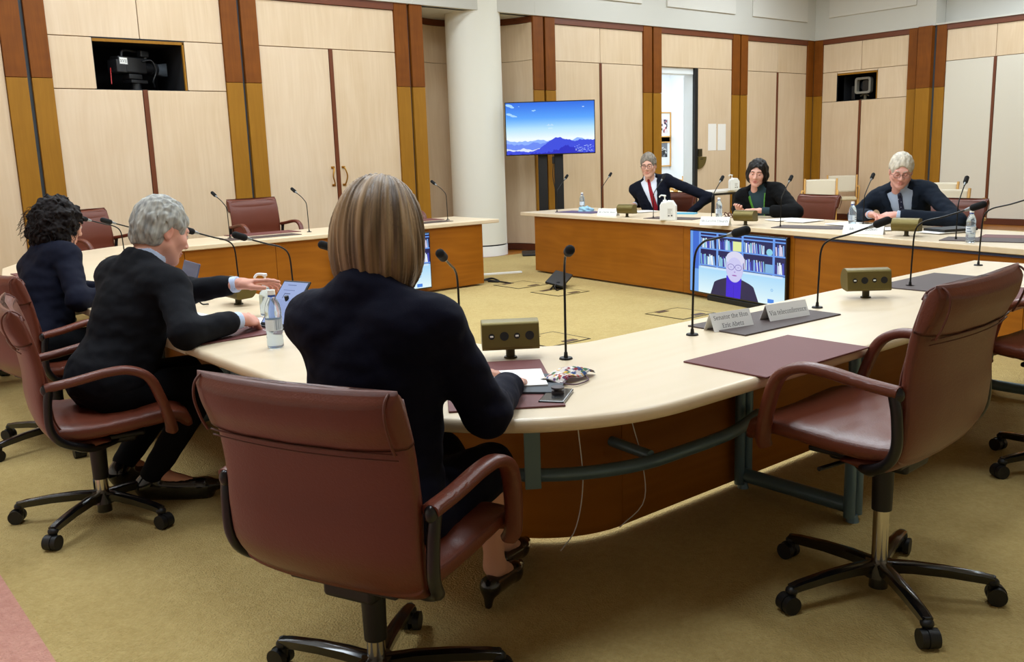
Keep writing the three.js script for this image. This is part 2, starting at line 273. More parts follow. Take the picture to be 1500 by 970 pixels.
// ---- right wall
const wallC = thing('wall_right', 'right wall of maple and cream panels between brown pilasters', 'wall', [0, 0, 0], 0, null, 'structure');
{
  const pc = (z0, z1, y0, y1, m) => part('panel', b2(WC, WC + 0.03, y0 + 0.004, y1 - 0.004, z0 + 0.004, z1 - 0.004, 0.004, 1), m, wallC);
  const sc = (z, y0, y1) => part('timber_strip', b2(WC - 0.012, WC + 0.03, y0, y1, z - 0.022, z + 0.022, 0.003, 1), M.strip, wallC);
  const pil = (z0, z1, out = 0.03) => { part('pilaster', b2(WC - out, WC + 0.03, HT, HP, z0, z1, 0.004, 1), M.jarrah, wallC); part('pilaster_base', b2(WC - out + 0.004, WC + 0.03, 0.09, HT - 0.003, z0, z1, 0.004, 1), M.gold, wallC); };
  const bk = (z0, z1, y0, y1) => part('backing', b2(WC + 0.03, WC + 0.25, y0, y1, z0, z1, 0), M.board, wallC);
  const cr = (z0, z1) => { part('cornice', b2(WC - 0.022, WC + 0.03, TOPB, HP, z0, z1, 0.003, 1), M.strip, wallC); part('skirting', b2(WC - 0.014, WC + 0.03, 0, SK, z0, z1, 0.003, 1), M.skirt, wallC); };
  pil(-10.42, -10.24); bk(-10.6, -10.2, 0, HP);
  const a = -10.24, b = -8.53, m = -9.44, p0 = -9.93, p1 = -9.11, q0 = 2.235, q1 = 2.745;
  cr(a, b); pc(a, m, HS, TOPB, M.maple); pc(m, b, HS, TOPB, M.maple2); pc(a, p0, q0, HS, M.maple2); pc(p1, b, q0, HS, M.maple); pc(p0, p1, q1, HS, M.maple); pc(a, m - 0.022, SK, q0, M.maple); pc(m + 0.022, b, SK, q0, M.maple2); sc(m, SK, q0);
  bk(a, p0, 0, HP); bk(p1, b, 0, HP); bk(p0, p1, 0, q0 - 0.01); bk(p0, p1, q1 + 0.01, HP);
  pil(b, -8.37); pil(-8.32, -8.07, 0.12); pil(-8.03, -7.86); part('metal_channel', b2(WC - 0.005, WC + 0.03, 0, HP - 0.01, -8.37, -8.03, 0), M.gap, wallC); bk(-8.54, -7.85, 0, HP);
  for (let k = 0; k < 5; k++) {
    const z0 = -7.86 + k * 2.3, z1 = z0 + 1.66, c = (z0 + z1) / 2; bk(z0, z1 + 0.64, 0, HP); cr(z0, z1 + 0.64);
    pc(z0, c, HS, TOPB, M.maple); pc(c, z1, HS, TOPB, M.maple2); pc(z0, c - 0.022, SK, HS, M.fabricWall); pc(c + 0.022, z1, SK, HS, M.fabricWall); sc(c, SK, HS);
    pil(z1, z1 + 0.3); pil(z1 + 0.34, z1 + 0.64);
  }
  part('upper_wall', b2(WC - 0.05, WC + 0.3, HP, CEIL, -10.6, -8.05, 0.003, 1), M.plaster, wallC); part('upper_wall', b2(WC + 0.3, WC + 0.5, HP, CEIL, -8.05, ZN, 0.003, 1), M.plaster, wallC); part('ledge', b2(WC - 0.05, WC + 0.32, HP, HP + 0.03, -8.05, ZN, 0.003, 1), M.plaster, wallC);
  part('bulkhead', b2(WC - 0.25, WC + 0.5, 4.1, CEIL, -8.05, ZN, 0.003, 1), M.plaster2, wallC); part('acoustic_panel', b2(WC - 0.075, WC - 0.05, 3.78, CEIL - 0.15, -10.1, -8.4, 0.006, 1), M.plaster2, wallC);
}
// ---- walls that the camera does not see close the room
tag(part('wall_left', b2(XL - 0.3, XL, 0, CEIL, WB - 0.3, ZN + 0.3, 0), M.fabricWall), 'plain left wall outside the frame', 'wall', null, 'structure');
tag(part('wall_front', b2(XL - 0.3, WC + 0.5, 0, CEIL, ZN, ZN + 0.3, 0), M.fabricWall), 'plain wall behind the viewpoint', 'wall', null, 'structure');
// ---- next room seen through the doorway
{
  const r = thing('wall_lobby', 'white walls of the small lobby behind the doorway', 'wall', [0, 0, 0], 0, null, 'structure'), w = std(0xe9eef0, 0.8);
  part('back_wall', b2(11.0, 16.6, 0, 3.4, -13.2, -13.0, 0), w, r); part('side_wall', b2(15.05, 15.2, 0, 3.4, -13.0, PZ - 0.28, 0), w, r); part('side_wall', b2(10.9, 11.05, 0, 3.4, -13.0, PZ - 0.28, 0), w, r); part('lobby_ceiling', b2(10.9, 16.6, 3.3, 3.4, -13.2, PZ - 0.28, 0), w, r); part('lobby_floor', b2(10.9, 16.6, -0.15, 0, -13.2, PZ - 0.12, 0), M.carpet, r);
  part('inner_wall', b2(DX + 0.08, 15.2, 0, 3.4, PZ - 0.3, PZ - 0.26, 0), w, r); part('inner_wall', b2(10.9, 11.83, 0, 3.4, PZ - 0.3, PZ - 0.26, 0), w, r); part('inner_wall', b2(11.8, DX + 0.1, HS, 3.4, PZ - 0.3, PZ - 0.26, 0), w, r);
  const t = thing('lobby_light', 'white ceiling light panel in the lobby behind the doorway', 'ceiling light', [13.2, 3.3, -11.7]); part('diffuser', bx(1.4, 0.03, 0.7, 0, -0.016, 0), new THREE.MeshStandardMaterial({ color: 0xffffff, emissive: 0xeaf4ff, emissiveIntensity: 2 }), t);
  const l = new THREE.RectAreaLight(0xf2f7ff, 28, 1.4, 0.7); l.position.y = -0.04; l.rotation.x = -Math.PI / 2; t.add(l); l.name = 'light';
}
// ---- camera ports (dark recesses) with video cameras
function portBox(parent, w, h, d) { const k = 0.02; part('port_lining', mg([bx(w, k, d, 0, -h / 2 - k / 2, -d / 2, 0), bx(w, k, d, 0, h / 2 + k / 2, -d / 2, 0), bx(k, h + 2 * k, d, -w / 2 - k / 2, 0, -d / 2, 0), bx(k, h + 2 * k, d, w / 2 + k / 2, 0, -d / 2, 0), bx(w, h, k, 0, 0, -d, 0)]), M.booth, parent, 'dark inner faces'); part('port_trim', mg([bx(w, 0.03, 0.03, 0, h / 2 - 0.015, -0.015, 0.002), bx(0.022, h, 0.03, w / 2 - 0.011, 0, -0.015, 0.004)]), M.gold, parent); }  // inner faces of the opening take one even near-black colour
{
  const t = thing('camera_port', 'dark rectangular camera opening high in the maple panelling left of the cupboard doors', 'opening', [(PORT[0] + PORT[1]) / 2, (PORT[2] + PORT[3]) / 2, PZ - 0.002], 0, null, 'structure'); portBox(t, PORT[1] - PORT[0], PORT[3] - PORT[2], 0.95);
  const t2 = thing('camera_port', 'small dark camera opening in the right wall panelling', 'opening', [WC + 0.002, 2.49, -9.52], -Math.PI / 2, null, 'structure'); portBox(t2, 0.82, 0.51, 0.9);
  const cam = thing('video_camera', 'black broadcast camera with a white label in the larger wall opening', 'camera', [3.47, PORT[2], PZ - 0.25], 0.45); cam.scale.setScalar(1.15);
  const grey = std(0x1b1c1f, 0.45), dk = std(0x141416, 0.4), lensGrey = std(0x5d646c, 0.35);
  part('body', mg([bx(0.34, 0.15, 0.12, -0.06, 0.24, 0, 0.015), bx(0.12, 0.12, 0.13, -0.2, 0.22, 0, 0.012), bx(0.16, 0.05, 0.1, -0.03, 0.135, 0, 0.01)]), dk, cam); part('handle', tube([[-0.14, 0.31, 0], [-0.12, 0.37, 0], [0.0, 0.375, 0], [0.1, 0.36, 0], [0.12, 0.32, 0]], 0.014, 24, 8), grey, cam); part('viewfinder', mg([bx(0.1, 0.06, 0.06, 0.08, 0.35, 0.05, 0.01), cyl(0.02, 0.025, 0.05, 0.1, 0.30, 0.05)]), grey, cam);
  const ln = rod(V(0.1, 0.23, 0), V(0.2, 0.225, 0), 0.05, 0.048, 24); part('lens', mg([ln, rod(V(0.2, 0.225, 0), V(0.26, 0.225, 0), 0.058, 0.062, 24)]), grey, cam);
  const hood = new THREE.CylinderGeometry(0.088, 0.066, 0.1, 4, 1, true); hood.rotateY(Math.PI / 4); hood.rotateZ(-Math.PI / 2); hood.translate(0.31, 0.222, 0); part('lens_hood', hood, std(0x59616a, 0.4, { side: THREE.DoubleSide }), cam, 'grey square lens hood');
  part('lens_cable', tube([[0.05, 0.28, 0.07], [0.13, 0.29, 0.1], [0.17, 0.2, 0.11], [0.14, 0.1, 0.09], [0.18, 0.05, 0.06]], 0.008, 24, 6), grey, cam); part('red_cable', tube([[-0.28, 0.2, 0.0], [-0.33, 0.14, 0.05], [-0.36, 0.05, 0.08]], 0.005, 12, 6), std(0xa02020, 0.5), cam, 'thin red cable');
  part('mount', mg([bx(0.2, 0.03, 0.12, 0, 0.09, 0), cyl(0.05, 0.05, 0.08, 0, 0, 0), cyl(0.1, 0.1, 0.015, 0, 0, 0)]), dk, cam);
  const lab = new THREE.PlaneGeometry(0.095, 0.062); lab.translate(-0.18, 0.27, 0.0665); part('label_card', lab, canvasMat(160, 100, (g, w, h) => { g.fillStyle = '#f2f2ee'; g.fillRect(0, 0, w, h); g.strokeStyle = '#333'; g.lineWidth = 4; g.strokeRect(4, 4, w - 8, h - 8); g.fillStyle = '#222'; g.font = 'bold 62px serif'; g.textAlign = 'center'; g.textBaseline = 'middle'; g.fillText('XVII', w / 2, h / 2 + 3); }), cam, 'white label reading XVII');
  const c2 = thing('wall_camera', 'dark camera facing out of the small opening in the right wall', 'camera', [WC + 0.25, 2.235, -9.48], -Math.PI / 2);
  part('body', mg([bx(0.17, 0.2, 0.3, 0, 0.24, -0.16, 0.02), bx(0.08, 0.26, 0.12, -0.25, 0.15, -0.05, 0.015)]), dk, c2); const rim = new THREE.Shape(); const rr = (s, w, h, r) => { s.moveTo(-w + r, -h); s.lineTo(w - r, -h); s.quadraticCurveTo(w, -h, w, -h + r); s.lineTo(w, h - r); s.quadraticCurveTo(w, h, w - r, h); s.lineTo(-w + r, h); s.quadraticCurveTo(-w, h, -w, h - r); s.lineTo(-w, -h + r); s.quadraticCurveTo(-w, -h, -w + r, -h); };
  rr(rim, 0.155, 0.145, 0.05); const hole = new THREE.Path(); rr(hole, 0.125, 0.115, 0.04); rim.holes.push(hole); const rg = new THREE.ExtrudeGeometry(rim, { depth: 0.09, bevelEnabled: true, bevelSize: 0.006, bevelThickness: 0.006, bevelSegments: 2 }); rg.translate(0, 0.27, 0.02); part('lens_hood', rg, std(0x8a857a, 0.5), c2, 'grey rounded square lens hood');
  const gl = new THREE.CylinderGeometry(0.1, 0.1, 0.02, 32); gl.rotateX(Math.PI / 2); gl.translate(0, 0.27, 0.0); part('lens', gl, std(0x10141a, 0.08), c2); part('mount', mg([cyl(0.03, 0.03, 0.12, 0, 0, 0), rod(V(-0.09, 0.08, 0.02), V(0.0, 0.12, 0.02), 0.014), rod(V(0.09, 0.08, 0.02), V(0.0, 0.12, 0.02), 0.014), cyl(0.09, 0.09, 0.02, 0, 0, 0)]), std(0x6a5f48, 0.5), c2);
}
// ---- framed pictures in the lobby, paper notices on the door panel
function framed(x, y, label, draw) {
  const t = thing('framed_picture', label, 'picture', [x, y, -12.99]);
  part('frame', mg([bx(0.5, 0.025, 0.03, 0, 0.3, 0.015), bx(0.5, 0.025, 0.03, 0, -0.3, 0.015), bx(0.025, 0.6, 0.03, -0.24, 0, 0.015), bx(0.025, 0.6, 0.03, 0.24, 0, 0.015)]), M.beech, t); part('mat_board', bx(0.47, 0.58, 0.008, 0, 0, 0.008, 0), std(0xdfe4e6, 0.8), t); const g = new THREE.PlaneGeometry(0.3, 0.3); g.translate(0, 0.03, 0.0135); part('print', g, canvasMat(128, 128, draw), t);
}
{
  const at = (px, py) => onZ(px, py, -13);
  const a = at(966, 187), b = at(966, 222);
  framed(a.x + 0.07, a.y, 'upper framed print with a pale coloured image in the lobby', (g, w, h) => { g.fillStyle = '#d8cfd0'; g.fillRect(0, 0, w, h); for (let i = 0; i < 40; i++) { g.fillStyle = ['#26222c', '#b05560', '#e8d8d4', '#3b3550'][i % 4]; g.fillRect(hash(i, 1, 3) * w, hash(i, 2, 3) * h, 14, 18); } });
  framed(b.x + 0.07, b.y, 'lower framed black and white group photograph in the lobby', (g, w, h) => { g.fillStyle = '#70747a'; g.fillRect(0, 0, w, h); for (let i = 0; i < 24; i++) { g.fillStyle = i % 2 ? '#15171a' : '#3a3d42'; g.fillRect(hash(i, 1, 5) * w, h * 0.35 + hash(i, 2, 5) * h * 0.5, 18, 36); g.fillStyle = '#c8c8c8'; g.beginPath(); g.arc(hash(i, 1, 5) * w + 9, h * 0.32 + hash(i, 2, 5) * h * 0.4, 6, 0, 7); g.fill(); } });
}
for (const [px, k] of [[1043, 0], [1057, 1]]) {
  const p = onZ(px, 201, PZ), t = thing('paper_notice', k ? 'white paper notice with a dark curved heading on the maple door panel' : 'white paper notice with a black bar heading on the maple door panel', 'notice', [p.x, p.y, PZ + 0.002]);
  part('sheet', bx(0.225, 0.46, 0.002, 0, 0, 0.0015, 0), canvasMat(128, 256, (g, w, h) => { g.fillStyle = '#f3efe9'; g.fillRect(0, 0, w, h); g.fillStyle = '#22252b'; if (k) { g.fillRect(8, 8, w - 16, 36); g.fillStyle = '#f3efe9'; g.beginPath(); g.arc(w / 2, 58, 22, 0, 7); g.fill(); g.strokeStyle = '#bbb'; g.lineWidth = 3; for (let i = 0; i < 6; i++) { g.beginPath(); g.arc(w / 2, 140, 10 + i * 8, 0, 7); g.stroke(); } } else { g.fillRect(16, 12, w - 32, 24); g.fillStyle = '#b9b9bd'; for (let i = 0; i < 13; i++) g.fillRect(14, 58 + i * 14, w - 28 - hash(i, 3, 3) * 30, 4); } }), t);
}
// ---------------------------------------------------------------- tables
const T = 0.73, TH = 0.042;
const arcP = (cx, cz, r, a0, a1, n = 16) => Array.from({ length: n + 1 }, (_, i) => { const a = lerp(a0, a1, i / n); return [cx + r * Math.cos(a), cz + r * Math.sin(a)]; });
const vpanel = (x0, z0, x1, z1, y0, y1, t = 0.02) => { const l = Math.hypot(x1 - x0, z1 - z0), g = bx(l, y1 - y0, t, 0, (y0 + y1) / 2, 0, 0.002, 1); g.rotateY(-Math.atan2(z1 - z0, x1 - x0)); g.translate((x0 + x1) / 2, 0, (z0 + z1) / 2); return g; };
function legFrame(par, ax, az, bx_, bz) {     // twin uprights at both ends joined by a foot and a top bar
  const d = V(bx_ - ax, 0, bz - az).normalize(), s = V(-d.z, 0, d.x).multiplyScalar(0.026), gs = [];
  for (const [x, z] of [[ax, az], [bx_, bz]]) for (const k of [-1, 1]) gs.push(rod(V(x + s.x * k, 0.025, z + s.z * k), V(x + s.x * k, T - TH, z + s.z * k), 0.022, 0.022, 14));
  gs.push(rod(V(ax, 0.06, az), V(bx_, 0.06, bz), 0.03, 0.03, 14), rod(V(ax, T - TH - 0.02, az), V(bx_, T - TH - 0.02, bz), 0.02, 0.02, 10));
  for (const [x, z] of [[ax, az], [bx_, bz]]) gs.push(cyl(0.025, 0.018, 0.03, x, 0, z, 12));
  part('leg_frame', mg(gs), M.rail, par, 'blue-grey steel leg frame');
}
{ // near table: runs along the front and turns the corner
  const t = thing('conference_table', 'pale maple conference table with a rounded corner and blue-grey steel underframe', 'table');
  const out = [[2.07, -3.6], ...arcP(2.40, -2.78, 0.33, Math.PI, Math.PI / 2, 10), [5.56, -2.45], [5.56, -1.65], ...arcP(2.0, -2.4, 0.75, Math.PI / 2, Math.PI, 28), [1.25, -3.6]];
  part('tabletop', slab(out, T - TH, TH, 0.018, 6), M.topX, t);
  const p0 = 0.022, p1 = T - TH - 0.002, corner = arcP(2.40, -2.75, 0.43, Math.PI, Math.PI / 2, 20);
  part('modesty_panel', sweep(corner.map(([x, z]) => V(x, (p0 + p1) / 2, z)), [[-0.01, -(p1 - p0) / 2], [0.01, -(p1 - p0) / 2], [0.01, (p1 - p0) / 2], [-0.01, (p1 - p0) / 2]]), M.box, t, 'curved reddish brown panel');
  part('modesty_panel', vpanel(2.402, -2.32, 3.98, -2.32, p0, p1), M.box, t); part('modesty_panel', vpanel(3.984, -2.32, 5.5, -2.32, p0, p1), M.box, t); part('modesty_panel', vpanel(1.97, -3.58, 1.97, -2.752, p0, p1), M.box, t);
  legFrame(t, 3.1, -2.27, 3.1, -1.76); legFrame(t, 5.3, -2.27, 5.3, -1.76); legFrame(t, 1.92, -3.4, 1.38, -3.4);
  const rl = [[1.78, 0.34, -3.4], [1.76, 0.34, -3.0], ...arcP(2.42, -2.77, 0.66, Math.PI * 0.97, Math.PI / 2, 10).map(([x, z]) => [x, 0.34, z]), [2.8, 0.34, -2.12], [3.1, 0.34, -2.2]];
  part('footrail', tube(rl, 0.024, 60, 12), M.rail, t, 'curved blue-grey foot rail'); const pp = onH(781, 708, 0.34);
  part('rail_bracket', (() => { const g = bx(0.055, T - TH - 0.32, 0.012, 0, (T - TH + 0.32) / 2, 0, 0.002); g.rotateY(-0.6); g.translate(pp.x, 0, pp.z); return g; })(), M.rail, t); part('rail_bracket', rod(V(2.35, 0.37, -2.32), V(2.35, 0.36, -2.12), 0.02, 0.02), M.rail, t);
  for (const [px, d] of [[840, 0.02], [930, -0.03]]) { const a = onZ(px, 640, -2.2); part('thin_cable', tube([[a.x, T - TH, -2.15], [a.x + d, 0.55, -2.2], [a.x + 0.06, 0.3, -2.22], [a.x + 0.07 - d, 0.12, -2.25], [a.x + 0.02, 0.025, -2.3]], 0.0022, 24, 5), M.whiteCord, t); }
}
{
  const t = thing('conference_table', 'maple conference table run in front of the leaning grey-haired man', 'table');
  part('tabletop', slab([[2.07, -3.602], [1.25, -3.602], [1.25, -6.2], [2.07, -6.2]], T - TH, TH, 0.006, 3), M.top, t); part('modesty_panel', vpanel(1.97, -6.19, 1.97, -3.61, 0.022, T - TH - 0.002), M.box, t); legFrame(t, 1.92, -4.9, 1.38, -4.9); legFrame(t, 1.92, -6.0, 1.38, -6.0);
}
{
  const t = thing('conference_table', 'maple corner table joining the far left run to the back table', 'table');
  part('tabletop', slab([[2.07, -6.202], [1.25, -6.202], [1.26, -7.1], [1.36, -7.6], [1.62, -8.1], [2.02, -8.47], [2.42, -8.72], [2.9, -8.9], [2.9, -8.1], [2.55, -8.08], [2.3, -7.98], [2.14, -7.8], [2.07, -7.5]], T - TH, TH, 0.006, 3), M.topX, t);
  part('modesty_panel', vpanel(1.97, -7.5, 1.97, -6.21, 0.022, T - TH - 0.002), M.box, t); part('modesty_panel', vpanel(1.98, -7.51, 2.5, -8.14, 0.022, T - TH - 0.002), M.box, t); part('modesty_panel', vpanel(2.5, -8.14, 2.9, -8.14, 0.022, T - TH - 0.002), M.box, t); legFrame(t, 1.9, -6.8, 1.4, -6.8);
}
{
  const t = thing('conference_table', 'maple conference table along the back wall with a brown panelled front', 'table');
  part('tabletop', slab([[2.902, -8.9], [2.902, -8.1], [6.47, -8.1], [6.47, -8.98]], T - TH, TH, 0.008, 3), M.topX, t); const jx = onZ(404, 380, -8.14).x;
  part('modesty_panel', vpanel(2.905, -8.14, jx, -8.14, 0.022, T - TH - 0.004), M.box, t); part('modesty_panel', vpanel(jx + 0.004, -8.14, 6.25, -8.14, 0.022, T - TH - 0.004), M.box, t); part('end_panel', vpanel(6.24, -8.86, 6.24, -8.152, 0.022, T - TH - 0.03), M.boxV, t); legFrame(t, 4.4, -8.8, 4.4, -8.3);
}
const FB = [[7.36, -8.78], [7.06, -5.96], [6.72, -4.47], [6.28, -2.45], [5.98, -1.1]], BD = 1.05;
const nrm = i => { const a = FB[Math.max(i - 1, 0)], b = FB[Math.min(i + 1, FB.length - 1)], l = Math.hypot(b[0] - a[0], b[1] - a[1]); return [(b[1] - a[1]) / l, -(b[0] - a[0]) / l]; };
const offB = (i, d) => { const n = nrm(i); return [FB[i][0] + n[0] * d, FB[i][1] + n[1] * d]; };
const tB = thing('conference_table', 'long maple witness table with a dark reddish brown panelled front', 'table');
for (let i = 0; i < 4; i++) {
  part('tabletop', slab([FB[i], FB[i + 1], offB(i + 1, BD), offB(i, BD)].map((p, k) => [p[0], p[1]]), T - TH, TH, 0.006, 3), M.top, tB);
  const a = offB(i, 0.045), b = offB(i + 1, 0.045), l = Math.hypot(b[0] - a[0], b[1] - a[1]), e = i ? 0.004 : 0.25;
  part('modesty_panel', vpanel(a[0] + (b[0] - a[0]) * e / l, a[1] + (b[1] - a[1]) * e / l, b[0], b[1], 0.022, T - TH - 0.004), M.box, tB);
}
part('edge_strip', vpanel(...offB(2, 0.03), ...offB(4, 0.03), T - TH - 0.022, T - TH - 0.002, 0.012), M.blueEdge, tB, 'dark blue strip under the edge');
{ const a = offB(0, 0.06), b = offB(0, BD - 0.1); part('end_panel', vpanel(a[0] - 0.02, a[1] + 0.24, b[0] - 0.02, b[1] + 0.24, 0.022, T - TH - 0.004), M.boxV, tB); legFrame(tB, 7.9, -6.0, 7.35, -6.0); legFrame(tB, 7.5, -4.2, 6.95, -4.2); }
// ---------------------------------------------------------------- leather conference chairs (forward = +z, lowered height)
function loftShell(st, seg = 36, bow = 0.035) {     // st: {z,y,nz,ny,w,t}
  const pos = [], idx = [], n = st.length;
  for (const s of st) for (let j = 0; j < seg; j++) {
    const a = j / seg * 2 * Math.PI, c = Math.cos(a), sn = Math.sin(a), u = Math.sign(c) * Math.abs(c) ** 0.4, v = Math.sign(sn) * Math.abs(sn) ** 0.6, o = s.t / 2 * v + (s.b ?? bow) * u * u;
    pos.push(s.w * u, s.y + s.ny * o, s.z + s.nz * o);
  }
  for (let i = 0; i < n - 1; i++) for (let j = 0; j < seg; j++) { const a = i * seg + j, b = i * seg + (j + 1) % seg, c = a + seg, d = b + seg; idx.push(a, b, c, b, d, c); }
  for (const e of [0, n - 1]) { const c = pos.length / 3; let m = [0, 0, 0]; for (let j = 0; j < seg; j++) for (let k = 0; k < 3; k++) m[k] += pos[(e * seg + j) * 3 + k] / seg; pos.push(...m); for (let j = 0; j < seg; j++) { const a = e * seg + j, b = e * seg + (j + 1) % seg; e ? idx.push(c, a, b) : idx.push(c, b, a); } }
  const g = new THREE.BufferGeometry(); g.setAttribute('position', new THREE.Float32BufferAttribute(pos, 3)); g.setIndex(idx); g.computeVertexNormals(); triUV(g); return g;
}
function stations(pts, n, w, t, b) {            // pts (z,y) path; normal to the sitter's side
  const c = new THREE.CatmullRomCurve3(pts.map(p => V(0, p[1], p[0])), false, 'catmullrom', 0.5), out = [];
  for (let i = 0; i <= n; i++) { const s = i / n, p = c.getPointAt(s), d = c.getTangentAt(s); out.push({ z: p.z, y: p.y, nz: d.y, ny: -d.z, w: w(s), t: t(s), b: b ? b(s) : undefined }); }
  return out;
}
const CH = (() => {
  const g = {};
  const backPath = [[-0.02, 0.345], [-0.12, 0.35], [-0.205, 0.385], [-0.255, 0.45], [-0.272, 0.54], [-0.272, 0.64], [-0.285, 0.76], [-0.308, 0.87], [-0.318, 0.915]];
  g.back = loftShell(stations(backPath, 30, s => lerp(0.22, 0.292, smooth(0.02, 0.4, s)), s => 0.012 + 0.042 * smooth(0, 0.1, s) * (1 - 0.3 * smooth(0.85, 1, s)), s => 0.03 * smooth(0.1, 0.5, s)));
  const topPath = [[-0.3, 0.79], [-0.314, 0.84], [-0.327, 0.885], [-0.338, 0.925], [-0.342, 0.947]];
  g.head = loftShell(stations(topPath, 16, s => 0.3 - 0.004 * s, s => 0.064 + 0.02 * Math.sin(Math.PI * smooth(0, 1, s)) * 1.0 - 0.055 * smooth(0.8, 1, s), () => 0.03));
  // seams round the roll
  const roll = s => [[-s * 0.286, 0.785, -0.312], [-s * 0.288, 0.82, -0.328], [-s * 0.288, 0.88, -0.344], [-s * 0.286, 0.925, -0.34], [-s * 0.284, 0.946, -0.314], [-s * 0.286, 0.93, -0.285], [-s * 0.287, 0.905, -0.272]];
  const hem = Array.from({ length: 15 }, (_, i) => { const u = (i / 14) * 2 - 1; return [u * 0.283, 0.782, -0.333 + 0.03 * u * u]; });
  g.piping = mg([tube(roll(1), 0.0035, 40, 6), tube(roll(-1), 0.0035, 40, 6), tube(hem, 0.003, 30, 6), tube(hem.map(p => [p[0], p[1] - 0.018, p[2] + 0.006]), 0.0025, 30, 6), ...[-1, 1].map(s => tube([[s * 0.29, 0.74, -0.243], [s * 0.289, 0.64, -0.225], [s * 0.287, 0.54, -0.222], [s * 0.275, 0.46, -0.212], [s * 0.262, 0.42, -0.17], [s * 0.262, 0.415, 0], [s * 0.262, 0.435, 0.2]], 0.0035, 50, 6))]);
  const seatPath = [[-0.225, 0.4], [-0.12, 0.392], [0.0, 0.395], [0.12, 0.405], [0.2, 0.41], [0.245, 0.395], [0.262, 0.36]];
  const seat = stations(seatPath, 26, s => 0.262 - 0.02 * smooth(0.85, 1, s), s => 0.075 - 0.04 * smooth(0.9, 1, s) - 0.006 * (Math.abs(((s * 26) % 6.5) - 3.2) < 0.55 ? 1 : 0), () => 0.014);
  for (const q of seat) { q.nz = -q.nz; q.ny = -q.ny; }
  g.seat = loftShell(seat.reverse(), 36, 0.014);
  const ap = oval(0.024, 0.019, 14, 0.7);
  g.arm = [-1, 1].map(s => sweep(curve([[s * 0.298, 0.612, -0.235], [s * 0.305, 0.626, -0.14], [s * 0.31, 0.648, -0.02], [s * 0.312, 0.645, 0.06], [s * 0.31, 0.6, 0.125], [s * 0.3, 0.5, 0.165], [s * 0.285, 0.4, 0.19], [s * 0.27, 0.365, 0.195]], 40), ap, i => V(0.001, 1, 0.35).normalize(), true));
  g.bar = [-1, 1].map(s => mg([tube([[s * 0.305, 0.605, -0.225], [s * 0.302, 0.54, -0.235], [s * 0.298, 0.45, -0.235], [s * 0.285, 0.39, -0.2], [s * 0.24, 0.345, -0.12], [s * 0.15, 0.31, -0.02], [s * 0.06, 0.3, 0.06]], 0.016, 48, 10), ball(0.021, s * 0.3, 0.605, -0.232, 0.8, 1.2, 1)]));
  g.mech = mg([bx(0.16, 0.05, 0.26, 0, 0.315, 0.02, 0.015), bx(0.34, 0.022, 0.3, 0, 0.345, 0.02, 0.01), rod(V(0.08, 0.31, 0.06), V(0.26, 0.318, 0.08), 0.007)]); g.tab = bx(0.05, 0.012, 0.03, 0.27, 0.318, 0.08, 0.005);
  for (const q of [g.back, g.head, g.piping, g.seat, ...g.arm, ...g.bar]) { const a = q.attributes.position; for (let i = 0; i < a.count; i++) { const y = a.getY(i), k = q === g.seat ? 1.05 : q === g.piping ? 0.975 : g.arm.includes(q) || g.bar.includes(q) ? lerp(1.0, 1.05, smooth(0.3, 0.4, y)) : 1.0; a.setXYZ(i, a.getX(i) * k, y > 0.6 ? 0.6 + (y - 0.6) * 0.88 : y, a.getZ(i) + 0.06 * smooth(0.28, 0.36, y)); } if (q.index) q.computeVertexNormals(); }
  g.sleeve = cyl(0.031, 0.034, 0.16, 0, 0.135, 0, 20); g.chromeA = cyl(0.025, 0.025, 0.1, 0, 0.07, 0, 20);
  g.hub = mg([cyl(0.05, 0.042, 0.05, 0, 0.062, 0, 20), cyl(0.03, 0.028, 0.05, 0, 0.02, 0, 16)]);
  g.leg = sweep([[0.02, 0.088, 0], [0.1, 0.092, 0], [0.2, 0.088, 0], [0.3, 0.078, 0], [0.335, 0.072, 0]], [[-0.023, 0.02], [-0.016, -0.016], [0.016, -0.016], [0.023, 0.02], [0.012, 0.027], [-0.012, 0.027]].map(p => [p[0], p[1] * 0.9]).reverse(), V(0, 1, 0), true, s => 1 - 0.28 * s);
  g.castor = mg([(() => { const c = new THREE.CylinderGeometry(0.029, 0.029, 0.02, 20); c.rotateX(Math.PI / 2); c.translate(0.345, 0.029, 0.017); return c; })(), (() => { const c = new THREE.CylinderGeometry(0.029, 0.029, 0.02, 20); c.rotateX(Math.PI / 2); c.translate(0.345, 0.029, -0.017); return c; })(), (() => { const c = new THREE.CylinderGeometry(0.031, 0.031, 0.012, 20, 1, false, 0, Math.PI); c.rotateX(Math.PI / 2); c.translate(0.345, 0.03, 0); return c; })(), cyl(0.012, 0.012, 0.06, 0.33, 0.03, 0, 10), ball(0.02, 0.333, 0.07, 0, 1, 0.8, 1, 12, 8)]);
  return g;
})();
function chair(x, z, fx, fz, lift, spin, label, group) {
  const t = thing('conference_chair', label, 'chair', [x, 0, z], Math.atan2(fx, fz), group);
  const up = (n, g, m, l) => { const o = part(n, g, m, t, l); o.position.y = lift; return o; };
  const b = up('backrest', CH.back, M.leather), h = up('head_roll', CH.head, M.leather); part('piping', CH.piping, M.leather, b);
  up('seat', CH.seat, M.leather); CH.arm.forEach(g => up('armrest', g, M.leather)); CH.bar.forEach(g => up('side_bar', g, M.frame, 'black steel side bar')); up('mechanism', CH.mech, M.black); up('column_sleeve', CH.sleeve, M.black);
  const c = part('gas_column', CH.chromeA, M.chrome, t, 'chrome gas column'); c.scale.y = 1 + lift / 0.08; c.position.y = -0.07 * lift / 0.08;
  part('hub', CH.hub, M.gloss, t);
  for (let k = 0; k < 5; k++) { const l = part('base_leg', CH.leg, M.gloss, t), a = spin + k * 2 * Math.PI / 5; l.rotation.y = a; const cs = part('castor', CH.castor, M.black, l); }
  return t;
}
